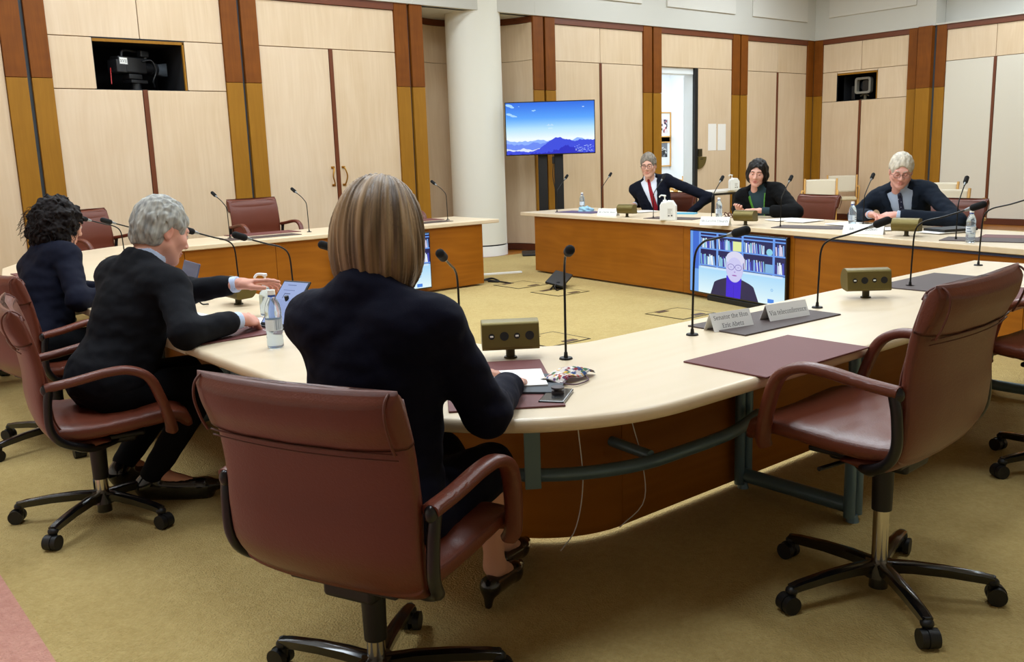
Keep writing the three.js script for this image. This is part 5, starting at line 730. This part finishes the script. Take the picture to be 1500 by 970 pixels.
// folded name cards: local +z faces the reader of the text
function nameCard(p, turn, lines, label, w = 0.21, font = 'serif', h = 0.075) {
  const t = thing('name_card', label, 'name card', [p.x, T, p.z], turn, 'folded white name cards'), m = canvasMat(512, Math.round(512 * h / w), (g, W, H) => { g.fillStyle = '#f4f4f2'; g.fillRect(0, 0, W, H); g.fillStyle = '#33343a'; g.textAlign = 'center'; g.textBaseline = 'middle'; const fs = H / (lines.length + 0.75) * (lines.length > 1 ? 0.86 : 0.62); g.font = `${fs}px ${font}`; lines.forEach((s, i) => g.fillText(s, W / 2, H * (i + 0.62) / (lines.length + 0.24), W * 0.92)); });
  const a = 0.42, mk = s => { const g = new THREE.BoxGeometry(w, h, 0.0012); g.translate(0, -h / 2, 0); g.rotateX(-s * a); g.translate(0, h * Math.cos(a) + 0.001, 0); return g; };
  part('front_flap', mk(1), [M.paper, M.paper, M.paper, M.paper, m, M.paper].length ? m : m, t); part('back_flap', mk(-1), M.paper, t);
}
{
  const pa = onT(1068, 481), pb = onT(1150, 467); nameCard(pa, -0.16, ['Senator the Hon', 'Eric Abetz'], 'folded white card with two lines of print on the grey pad', 0.21); nameCard(pb, -0.16, ['Via teleconference'], 'folded white card with one line reading via teleconference', 0.23);
  const w = onT(891, 316), e = onT(1048, 330), g = onT(1265, 343); nameCard(w, -1.45, ['Mr Charles Wann'], 'folded white name card at the foot of the bottle with a mask', 0.27, 'sans-serif', 0.085); nameCard(e, -1.35, ['Ms Caroline Edwards'], 'folded white name card before the water bottle of the woman in black', 0.29, 'sans-serif', 0.085); nameCard(g, -1.32, ['Mr          Godkin'], 'folded white name card before the clasped hands', 0.31, 'sans-serif', 0.085);
}
// desk pads
function pad(x, z, w, d, turn, m, label) { const o = part('desk_pad', bx(w, 0.006, d, 0, 0.003, 0, 0.0025, 2), m); o.position.set(x, T, z); o.rotation.y = turn; tag(o, label, 'desk pad', 'leather desk pads'); }
pad(2.63, -1.79, 0.6, 0.33, 0, M.pad, 'bare maroon desk pad before the raised empty chair'); pad(3.14, -2.2, 0.62, 0.29, -0.04, M.padDark, 'grey-brown desk pad under the two folded cards'); pad(4.3, -1.79, 0.6, 0.33, 0, M.pad, 'maroon desk pad past the raised empty chair'); pad(4.55, -2.2, 0.62, 0.29, 0, M.padDark, 'grey-brown desk pad past the tilted socket box'); pad(1.72, -2.18, 0.33, 0.6, -0.6, M.pad, 'maroon desk pad under the folder of the woman with the blond bob');
pad(1.46, -5.3, 0.33, 0.6, 0, M.pad, 'maroon desk pad before the dark-haired woman'); pad(1.46, -3.85, 0.33, 0.62, 0, M.pad, 'maroon desk pad under the papers of the grey-haired man'); pad(1.48, -6.8, 0.33, 0.6, 0, M.pad, 'maroon desk pad at the far end of the side table');
pad(3.95, -8.78, 0.7, 0.3, 0, M.pad, 'maroon desk pad before the back table chair left of the brass handles'); pad(3.75, -8.38, 0.75, 0.22, 0, M.padDark, 'dark desk pad near the front edge of the back table'); pad(5.75, -8.78, 0.7, 0.3, 0, M.pad, 'maroon desk pad on the back table beside the column'); pad(5.6, -8.4, 0.75, 0.22, 0, M.padDark, 'dark desk pad near the front edge beside the column');
pad(7.66, -8.0, 0.3, 0.6, 0.05, std(0x4a3560, 0.5), 'purple desk pad at the column end of the witness table'); pad(7.36, -6.3, 0.26, 0.6, 0.12, M.padDark, 'dark desk pad beside the white sanitiser jug'); pad(7.06, -4.5, 0.28, 0.62, 0.22, M.padDark, 'dark desk pad in front of the woman in black'); pad(6.72, -2.85, 0.28, 0.62, 0.22, M.padDark, 'dark desk pad under the last water bottle of the witness table'); pad(7.02, -2.75, 0.24, 0.55, 0.22, M.pad, 'maroon desk pad at the right end of the witness table');
// papers, folders, phones
function sheet(p, w, d, turn, label, m = M.paper, y = T, th = 0.002, name = 'paper_sheet', cat = 'paper', group) { const o = part(name, bx(w, th, d, 0, th / 2, 0, 0), m); o.position.set(p.x, y, p.z); o.rotation.y = turn; tag(o, label, cat, group); return o; }
const printed = canvasMat(128, 180, (g, w, h) => { g.fillStyle = '#f6f6f4'; g.fillRect(0, 0, w, h); g.fillStyle = '#b8b8bc'; for (let i = 0; i < 18; i++) g.fillRect(14, 16 + i * 8.5, 96 - hash(i, 4, 2) * 40, 2); }), YP = T + 0.0065;
sheet(V(1.56, 0, -3.86), 0.21, 0.297, 1.35, 'white sheet under the writing hand', printed, YP); sheet(V(1.45, 0, -4.25), 0.21, 0.297, 1.7, 'loose white sheet beside the phone of the grey-haired man', printed, T + 0.001); sheet(V(1.55, 0, -4.1), 0.21, 0.297, 1.5, 'white sheet under the reaching arm', printed, T + 0.0035);
{
  const pf = V(1.39, 0, -3.78); sheet(pf, 0.14, 0.26, 0.1, 'red leather folio under the forearm of the grey-haired man', std(0xa34a35, 0.5), YP + 0.0025, 0.012, 'leather_folio', 'folio'); const ph = thing('phone', 'dark phone lying on the red folio', 'phone', [1.38, YP + 0.0155, -3.88], 0.9); part('case', bx(0.075, 0.009, 0.15, 0, 0.0045, 0, 0.004), M.black, ph); part('screen', bx(0.069, 0.001, 0.142, 0, 0.0095, 0, 0), std(0x4a5368, 0.1), ph);
  const pen = part('pen', mg([rod(V(0, 0, 0), V(0.13, 0.035, 0.02), 0.0045, 0.0045, 10), rod(V(0, 0, 0), V(-0.014, -0.004, -0.002), 0.004, 0.001, 10)]), M.steel); pen.position.set(1.565, YP + 0.008, -3.75); pen.rotation.y = 2.6; tag(pen, 'slim grey pen in the writing hand', 'pen');
  // tablet on a stand
  const tb = thing('tablet', 'tablet showing a document, propped up before the grey-haired man', 'tablet', [1.66, T, -3.66], -Math.PI / 2 + 0.3), tilt = -0.75, gT = g => { g.rotateX(tilt); g.translate(0, 0.012, 0); return g; };
  part('case', gT(bx(0.165, 0.235, 0.009, 0, 0.1175, 0, 0.004)), M.black, tb); const sg = new THREE.PlaneGeometry(0.149, 0.216); sg.translate(0, 0.1175, 0.0055); part('screen', gT(sg), canvasMat(256, 360, (g, w, h) => { g.fillStyle = '#a9bdf0'; g.fillRect(0, 0, w, h); g.fillStyle = '#6d7fb6'; g.fillRect(60, 24, 90, 7); g.fillRect(40, 70, 120, 5); g.fillStyle = '#3b4a7c'; g.fillRect(70, 100, 6, 46); g.fillRect(70, 100, 60, 6); g.fillStyle = '#8799cf'; for (let i = 0; i < 17; i++) g.fillRect(26, 160 + i * 11, 190 - hash(i, 7, 1) * 60, 3.5); }, {}, 0.75), tb, 'lit document screen'); part('stand', mg([bx(0.16, 0.012, 0.14, 0, 0.006, -0.05, 0.004), rod(V(0, 0.01, -0.11), V(0, 0.13, -0.085), 0.01)]), M.black, tb); part('charging_cable', tube([[0.07, 0.09, -0.06], [0.1, 0.06, -0.02], [0.11, 0.006, 0.04], [0.07, 0.004, 0.08], [0.0, 0.004, 0.06]], 0.0028, 30, 6), M.whiteCord, tb, 'white cable');
  const lp = thing('laptop', 'open blue-grey laptop behind the chin of the grey-haired man', 'laptop', [1.58, T, -4.78], -Math.PI / 2 - 0.1); part('keyboard_deck', bx(0.3, 0.014, 0.21, 0, 0.007, 0, 0.004), std(0x4d5468, 0.4, { metalness: 0.4 }), lp); const ld = bx(0.3, 0.2, 0.007, 0, 0.1, 0, 0.003); ld.rotateX(-0.3); ld.translate(0, 0.014, -0.1); part('lid', ld, std(0x5a6484, 0.4, { metalness: 0.4 }), lp);
  // woman's folder, papers, mask and phone
  const q = onT(752, 575); sheet(V(1.73, 0, -2.13), 0.23, 0.32, 0.75, 'dark grey folder beside the arm of the woman with the blond bob', std(0x3c4147, 0.6), YP, 0.006, 'folder', 'folder'); sheet(V(1.72, 0, -2.19), 0.21, 0.297, 0.95, 'white papers lying on the dark grey folder', printed, YP + 0.0065, 0.004);
  const pp = onT(815, 583), p2 = thing('phone', 'black phone face down with a round grip on its back', 'phone', [pp.x, T, pp.z], -0.95); part('case', bx(0.075, 0.011, 0.152, 0, 0.0055, 0, 0.005), M.gloss, p2); part('grip', mg([cyl(0.019, 0.019, 0.006, 0, 0.011, -0.022, 24), cyl(0.012, 0.012, 0.008, 0, 0.016, -0.022, 20), cyl(0.0195, 0.0195, 0.005, 0, 0.023, -0.022, 24)]), std(0x4c4547, 0.3), p2, 'round phone grip');
  const mp = onT(832, 556), mk = thing('face_mask', 'folded fabric face mask with a colourful print', 'face mask', [mp.x, T, mp.z], 0.35), pts = []; const gm = new THREE.PlaneGeometry(0.19, 0.085, 24, 12), pa = gm.attributes.position; for (let i = 0; i < pa.count; i++) { const x = pa.getX(i), y = pa.getY(i); pa.setXYZ(i, x, 0.012 + 0.022 * Math.cos(x * 14) * Math.cos(y * 26) + 0.006 * Math.sin(x * 60 + y * 40), -y * (1 - 3 * x * x * 4) + 0.012 * Math.sin(x * 22)); } gm.computeVertexNormals(); const gm2 = gm.clone(); gm2.translate(0, -0.004, 0.003);
  const pr = canvasMat(128, 64, (g, w, h) => { g.fillStyle = '#d9cfc8'; g.fillRect(0, 0, w, h); for (let i = 0; i < 130; i++) { g.fillStyle = ['#8a2f3a', '#37507e', '#d8a53c', '#46704a', '#f0ece6', '#5b3a66', '#b8574a'][i % 7]; g.fillRect(hash(i, 1, 9) * w, hash(i, 2, 9) * h, 3 + hash(i, 3, 9) * 9, 3 + hash(i, 4, 9) * 7); } }, { side: THREE.DoubleSide, roughness: 0.95 }); part('cloth', mg([gm, gm2]), pr, mk); part('ear_loop', tube([[-0.09, 0.012, 0.02], [-0.07, 0.006, 0.06], [0.0, 0.005, 0.07], [0.03, 0.01, 0.045]], 0.0025, 24, 6), std(0x6a5560, 0.9), mk);
  const bm = onT(858, 310), bk = thing('surgical_mask', 'crumpled pale blue mask at the foot of a bottle', 'face mask', [bm.x, T, bm.z], 0.4), bg = new THREE.SphereGeometry(0.075, 24, 12, 0, Math.PI * 2, 0, Math.PI / 2), bp = bg.attributes.position; for (let i = 0; i < bp.count; i++) { const x = bp.getX(i), y = bp.getY(i), z = bp.getZ(i), k = 1 + nz(x * 40, y * 40, z * 40) * 0.4; bp.setXYZ(i, x * k, Math.max(0, y * k * 0.8), z * k * 1.3); } bg.computeVertexNormals(); part('cloth', bg, std(0x9cc4d8, 0.9, { side: THREE.DoubleSide }), bk); part('ear_loop', tube([[0.05, 0.02, 0.07], [0.09, 0.006, 0.1], [0.1, 0.004, 0.04]], 0.002, 16, 5), M.whiteCord, bk);
  for (const [px, py, tn, l] of [[900, 308, 1.5, 'white papers beside the man with the red tie'], [940, 311, 1.3, 'white open notes before the red tie'], [1150, 323, 1.2, 'white papers before the woman in black'], [1178, 325, 1.5, 'clipped white papers beside the chair of the woman in black'], [1240, 329, 1.4, 'white sheet beside the water bottle and clasped hands'], [1298, 337, 1.0, 'white papers under the clasped hands'], [1380, 341, 1.3, 'loose papers beside the black folder']]) { const p = onT(px, py); sheet(p, 0.22, 0.31, tn, l, printed, YP, 0.006); }
  const bc = onT(1003, 313.5); sheet(bc, 0.1, 0.26, 0.3, 'flat bright blue packet on the witness table', std(0x5fb4d8, 0.5), T, 0.014, 'packet', 'packet'); const bf = onT(1392, 340); sheet(bf, 0.22, 0.32, 1.2, 'black folder beside the clasped hands', M.black, T + 0.0135, 0.02, 'folder', 'folder');
  const gsp = onT(1067, 319), gs2 = thing('spectacles', 'brown spectacles lying beside the bottle of the woman in black', 'glasses', [gsp.x, T, gsp.z], 1.2); part('rims', mg([-1, 1].map(s => { const g = new THREE.TorusGeometry(0.03, 0.005, 8, 20); g.rotateX(-0.5); g.translate(s * 0.036, 0.025, 0); return g; })), std(0x5a2a1c, 0.4), gs2); part('temples', mg([-1, 1].map(s => tube([[s * 0.068, 0.03, 0], [s * 0.06, 0.02, -0.06], [s * 0.04, 0.006, -0.11]], 0.004, 12, 6))), std(0x5a2a1c, 0.4), gs2);
}
// ---------------------------------------------------------------- screens
function screenPanel(t, w, h, y, m, glow, emit) { part('casing', mg([bx(w + 0.024, h + 0.028, 0.04, 0, y, -0.021, 0.006)]), M.gloss, t); const g = new THREE.PlaneGeometry(w, h); g.translate(0, y, 0.0006); part('screen', g, m, t, 'lit screen'); const l = new THREE.RectAreaLight(glow, emit, w, h); l.position.set(0, y, 0.01); l.rotation.y = Math.PI; l.name = 'light'; t.add(l); }
function skyScreen(g, w, h) {
  const k = g.createLinearGradient(0, 0, 0, h); k.addColorStop(0, '#2f6fe6'); k.addColorStop(0.3, '#5aa6ff'); k.addColorStop(0.5, '#b6e4ff'); k.addColorStop(0.7, '#f2fdff'); g.fillStyle = k; g.fillRect(0, 0, w, h);
  g.fillStyle = '#a8d8ff'; for (const [x, y, a] of [[0.04, 0.05, 26], [0.07, 0.08, 18], [0.04, 0.22, 22], [0.08, 0.25, 20], [0.11, 0.26, 12], [0.31, 0.16, 11], [0.33, 0.15, 8], [0.15, 0.07, 5]]) { g.beginPath(); g.ellipse(x * w, y * h, a * 1.6, a * 0.6, 0.2, 0, 7); g.fill(); }
  g.fillStyle = '#dff2ff'; g.font = 'bold 17px sans-serif'; g.textAlign = 'center'; g.fillText('CISCO', w / 2, h * 0.515); for (let i = 0; i < 9; i++) { const b = [6, 12, 20, 12, 6, 12, 20, 12, 6][i]; g.fillRect(w / 2 - 38 + i * 9, h * 0.455 - b, 4, b); } g.fillRect(w * 0.865, h * 0.1, 22, 7);
  const ridge = (col, base, amp, s, f) => { g.fillStyle = col; g.beginPath(); g.moveTo(0, h); for (let x = 0; x <= w; x += 4) g.lineTo(x, h * (base(x / w) - amp * (nz(x / w * f, s, 0) + 0.5 * nz(x / w * f * 3, s, 4)))); g.lineTo(w, h); g.fill(); };
  ridge('#8fb4ff', u => 0.74, 0.05, 1, 7); ridge('#6d8df6', u => 0.8 - 0.03 * u, 0.05, 5, 9); ridge('#dfeaff', u => 0.9, 0.05, 3, 8); ridge('#3d4ee0', u => 0.94 - 0.24 * Math.exp(-(((u - 0.58) / 0.17) ** 2)) - 0.2 * smooth(0.55, 0.95, u), 0.03, 8, 12); ridge('#2a2fc4', u => 0.99 - 0.12 * Math.exp(-(((u - 0.68) / 0.12) ** 2)), 0.06, 11, 20); g.fillStyle = '#c4dcff'; for (let i = 0; i < 60; i++) g.fillRect(w * (0.76 + 0.22 * hash(i, 1, 4)), h * (0.84 + 0.13 * hash(i, 2, 4)), 14, 3);
}
function callScreen(g, w, h) {
  g.fillStyle = '#6fa8f0'; g.fillRect(0, 0, w, h); g.fillStyle = '#3d6fd6'; g.fillRect(w * 0.03, 0, w * 0.08, h * 0.62); g.fillStyle = '#1d1c52'; g.fillRect(w * 0.1, h * 0.02, w * 0.9, h * 0.54);
  const bar = '#6a9df0'; g.fillStyle = bar; for (const x of [0.1, 0.3, 0.57, 0.88]) g.fillRect(w * x, 0, w * 0.022, h * 0.58); for (const y of [0.05, 0.26, 0.53]) g.fillRect(w * 0.1, h * y, w * 0.9, h * 0.022);
  const cols = ['#e8f4ff', '#bfe0ff', '#7fb2f0', '#4b55c8', '#d7d0ea', '#8fd0e8', '#3a3a9a', '#f2fbff'];
  for (const [y0, y1] of [[0.09, 0.26], [0.35, 0.53]]) for (const [x0, x1] of [[0.13, 0.28], [0.33, 0.52], [0.6, 0.8], [0.91, 0.99]]) { let x = x0, i = 0; while (x < x1) { const bw = 0.008 + 0.012 * hash(i, y0 * 100 | 0, x0 * 100 | 0), bh = (y1 - y0) * (0.7 + 0.28 * hash(i, 5, x0 * 50 | 0)); g.fillStyle = cols[(hash(i, 9, (x0 + y0) * 90 | 0) * 8) | 0]; g.save(); g.translate(x * w, y1 * h); g.transform(1, 0, hash(i, 3, 1) * 0.14, 1, 0, 0); g.fillRect(0, -bh * h, bw * w * 0.9, bh * h); g.restore(); x += bw; i++; } }
  g.fillStyle = '#e6efa0'; g.fillRect(w * 0.48, h * 0.11, w * 0.09, h * 0.15); g.fillStyle = '#8fd4e6'; g.beginPath(); g.arc(w * 0.85, h * 0.22, w * 0.03, 0, 7); g.fill(); g.fillStyle = '#7fb4e4'; g.fillRect(w * 0.81, h * 0.4, w * 0.08, h * 0.13);
  const k = g.createLinearGradient(0, h * 0.56, 0, h); k.addColorStop(0, '#a9dcff'); k.addColorStop(1, '#e6fbff'); g.fillStyle = k; g.fillRect(w * 0.1, h * 0.57, w * 0.9, h * 0.43); g.fillStyle = '#cfeaff'; g.fillRect(w * 0.12, h * 0.56, w * 0.86, h * 0.035); g.strokeStyle = '#3f9be8'; g.lineWidth = 3; g.beginPath(); g.arc(w * 0.88, h * 0.78, 10, 0, 7); g.stroke(); g.fillStyle = '#3f86e8'; g.fillRect(w * 0.84, h * 0.92, w * 0.06, h * 0.06);
  // a person in a dark jacket and violet shirt
  g.fillStyle = '#201c4c'; g.beginPath(); g.moveTo(w * 0.24, h); g.lineTo(w * 0.28, h * 0.8); g.quadraticCurveTo(w * 0.3, h * 0.76, w * 0.41, h * 0.7); g.lineTo(w * 0.58, h * 0.7); g.quadraticCurveTo(w * 0.68, h * 0.75, w * 0.7, h * 0.79); g.lineTo(w * 0.75, h); g.fill(); g.fillStyle = '#3a16d8'; g.beginPath(); g.moveTo(w * 0.41, h); g.lineTo(w * 0.415, h * 0.66); g.lineTo(w * 0.575, h * 0.68); g.lineTo(w * 0.565, h); g.fill(); g.fillStyle = '#2a0fa8'; g.fillRect(w * 0.49, h * 0.8, 3, h * 0.2);
  g.fillStyle = '#c6c4f2'; g.beginPath(); g.ellipse(w * 0.5, h * 0.52, w * 0.092, h * 0.235, 0, 0, 7); g.fill(); g.fillStyle = '#dedcf4'; g.beginPath(); g.ellipse(w * 0.505, h * 0.385, w * 0.095, h * 0.12, 0, 0, 7); g.fill(); g.fillStyle = '#cfcdf6'; g.beginPath(); g.ellipse(w * 0.5, h * 0.55, w * 0.082, h * 0.19, 0, 0, 7); g.fill();
  g.strokeStyle = '#5a4aa8'; g.lineWidth = 4; for (const x of [0.462, 0.54]) { g.beginPath(); g.ellipse(w * x, h * 0.515, w * 0.034, h * 0.045, 0, 0, 7); g.stroke(); } g.beginPath(); g.moveTo(w * 0.494, h * 0.51); g.lineTo(w * 0.508, h * 0.51); g.stroke(); g.fillStyle = '#6a5ab0'; for (const x of [0.462, 0.54]) g.fillRect(w * x - 7, h * 0.512, 14, 4); g.fillStyle = '#a98fd8'; g.beginPath(); g.ellipse(w * 0.502, h * 0.59, 9, 6, 0, 0, 7); g.fill(); g.fillStyle = '#a05fb4'; g.beginPath(); g.ellipse(w * 0.5, h * 0.645, w * 0.026, h * 0.01, 0, 0, 7); g.fill();
}
{
  const c = onZ(806, 185, -9.87), t = thing('television', 'wide television on a black floor stand showing blue mountains', 'television', [c.x, 0, -9.87], -0.68); screenPanel(t, 1.25, 0.715, 1.79, canvasMat(1024, 586, skyScreen, {}, 1.0), 0x9ec4ff, 0.6);
  for (const s of [-1, 1]) part('stand_post', b2(s * 0.115 - 0.065, s * 0.115 + 0.065, 0.03, 1.75, -0.14, -0.08, 0.006), M.black, t); part('base_plate', bx(0.9, 0.03, 0.55, 0, 0.015, -0.08, 0.012), M.black, t); part('power_cable', mg([tube([[0.03, 1.43, -0.06], [0.035, 1.3, -0.06], [0.025, 1.1, -0.06], [0.06, 0.8, -0.06], [0.05, 0.04, -0.06]], 0.006, 30, 6), bx(0.03, 0.1, 0.03, 0.033, 1.34, -0.05, 0.006)]), M.cord, t);
  const call = canvasMat(1024, 586, callScreen, {}, 0.95);
  const la = onZ(491, 400, -8.06), lb = onZ(634, 400, -8.06), w = lb.x - la.x - 0.04, h = Math.min(w * 0.572, 0.57), t2 = thing('floor_monitor', 'low monitor showing the same video call behind the woman with the blond bob', 'monitor', [(la.x + lb.x) / 2, 0, -8.07], 0); screenPanel(t2, w, h, 0.075 + h / 2, call, 0x9ec4ff, 0.5); part('foot', bx(w * 0.6, 0.05, 0.06, 0, 0.025, -0.03, 0.006), M.black, t2);
  const A = offB(1, -0.01), B = offB(2, -0.01), dir = V(B[0] - A[0], 0, B[1] - A[1]).normalize(), nn = V(dir.z, 0, -dir.x), pick = px => { const d = ray(px, 395), o = V(A[0], 0, A[1]); const k = o.clone().sub(EYE).dot(nn) / d.dot(nn); return EYE.clone().addScaledVector(d, k); }, p0 = pick(1010), p1 = pick(1152), ww = Math.hypot(p1.x - p0.x, p1.z - p0.z) - 0.03, hh = Math.min(ww * 0.572, 0.585), t3 = thing('floor_monitor', 'low monitor with a video call of a person in glasses before the witness table', 'monitor', [(p0.x + p1.x) / 2, 0, (p0.z + p1.z) / 2], Math.atan2(-nn.x, -nn.z)); screenPanel(t3, ww, hh, 0.07 + hh / 2, call, 0x9ec4ff, 0.5); part('foot', bx(ww * 0.6, 0.05, 0.05, 0, 0.025, -0.025, 0.006), M.black, t3);
}
// ---------------------------------------------------------------- floor fittings
function floorBox(px, label) { const c = px.reduce((a, p) => a.add(onH(p[0], p[1], 0)), V(0, 0, 0)).divideScalar(px.length), t = thing('floor_box', label, 'floor box', [c.x, 0, c.z], 0, 'floor boxes let into the carpet'); part('frame', mg([bx(0.44, 0.004, 0.01, 0, 0.002, 0.215, 0), bx(0.44, 0.004, 0.01, 0, 0.002, -0.215, 0), bx(0.01, 0.004, 0.42, 0.215, 0.002, 0, 0), bx(0.01, 0.004, 0.42, -0.215, 0.002, 0, 0)]), M.bronzeDark, t); part('lid', bx(0.41, 0.004, 0.41, 0, 0.002, 0, 0), M.carpet, t); for (const [x, z] of [[-0.05, -0.17], [0.05, 0.16]]) part('cable_flap', bx(0.13, 0.003, 0.06, x, 0.0055, z, 0), std(0x4a3018, 0.6), t); }
floorBox([[726.5, 418], [759.7, 423.4], [797, 417.5], [769, 411]], 'square floor box at the free end of the back table'); floorBox([[780, 428.3], [817.6, 435.2], [861, 427], [822, 421]], 'square floor box under the small tilted floor speaker'); floorBox([[948, 459.8], [998.8, 469.8], [1045.7, 458.5], [993.5, 450.5]], 'square floor box before the monitor of the witness table'); floorBox([[760, 497], [800, 508], [857, 498], [812, 487]], 'square floor box showing past the near table edge');
{
  const p = onH(815, 424, 0), t = thing('floor_speaker', 'small black slab tilted on a looped stand on the carpet', 'floor stand', [p.x, 0, p.z], 0.5), g = bx(0.36, 0.025, 0.2, 0, 0, 0, 0.006); g.rotateX(0.25); g.rotateZ(0.22); g.translate(0.1, 0.1, 0); part('slab', g, M.black, t); part('stand', mg([tube([[-0.05, 0.006, -0.05], [-0.04, 0.06, 0], [-0.02, 0.08, 0.03], [0.0, 0.06, 0.05], [0.01, 0.006, 0.07]], 0.01, 20, 6), tube([[-0.05, 0.07, 0.02], [-0.14, 0.05, 0.03], [-0.13, 0.01, 0.05], [-0.03, 0.006, 0.06], [0.1, 0.006, 0.05]], 0.006, 24, 6), bx(0.16, 0.06, 0.1, 0.12, 0.03, 0, 0.01)]), M.cord, t);
  const a = onH(711, 403, 0), b = onH(764, 399.5, 0); tag(part('cable_cover', vpanel(a.x - 0.3, a.z - 0.1, b.x, b.z, 0, 0.02, 0.06), M.white), 'white cable cover strip between the two far tables', 'cable cover');
  const c0 = onH(711, 413, 0), c1 = onH(728, 413.5, 0), c2 = onH(748, 416, 0); tag(part('floor_cable', mg([tube([V(c0.x - 0.2, 0.012, c0.z), V(c0.x, 0.02, c0.z), V(c1.x, 0.012, c1.z), V(c2.x, 0.008, c2.z)], 0.009, 24, 6), tube([V(c0.x, 0.015, c0.z - 0.05), V(c0.x + 0.1, 0.03, c0.z), V(c1.x, 0.012, c1.z + 0.04), V(c0.x, 0.012, c0.z + 0.06)], 0.011, 24, 6)]), M.cord), 'black cable bundle on the carpet at the end of the back table', 'cable');
  const s = onH(1045, 281, 0.745), e = onH(1122, 274, 0.745), st = thing('side_table', 'small black framed side table with a white edged top by the pilaster', 'table', [s.x, 0, s.z], 0.0), L = 1.25, D = 0.55; part('table_top', b2(0, L, 0.715, 0.745, -D, 0, 0.004), std(0xd8d4cc, 0.4), st); part('frame', mg([b2(0, L, 0.68, 0.715, -0.035, 0, 0.003), b2(0, L, 0.68, 0.715, -D, -D + 0.035, 0.003)]), M.black, st); for (const [x, z] of [[0.02, -0.02], [L - 0.02, -0.02], [0.02, -D + 0.02], [L - 0.02, -D + 0.02]]) part('leg', bx(0.04, 0.68, 0.04, x, 0.34, z, 0.003), M.black, st);
}
scene.traverse(o => { if (o.isMesh) { o.receiveShadow = true; if (o.name !== 'diffuser') o.castShadow = true; } });
renderer.render(scene, camera);
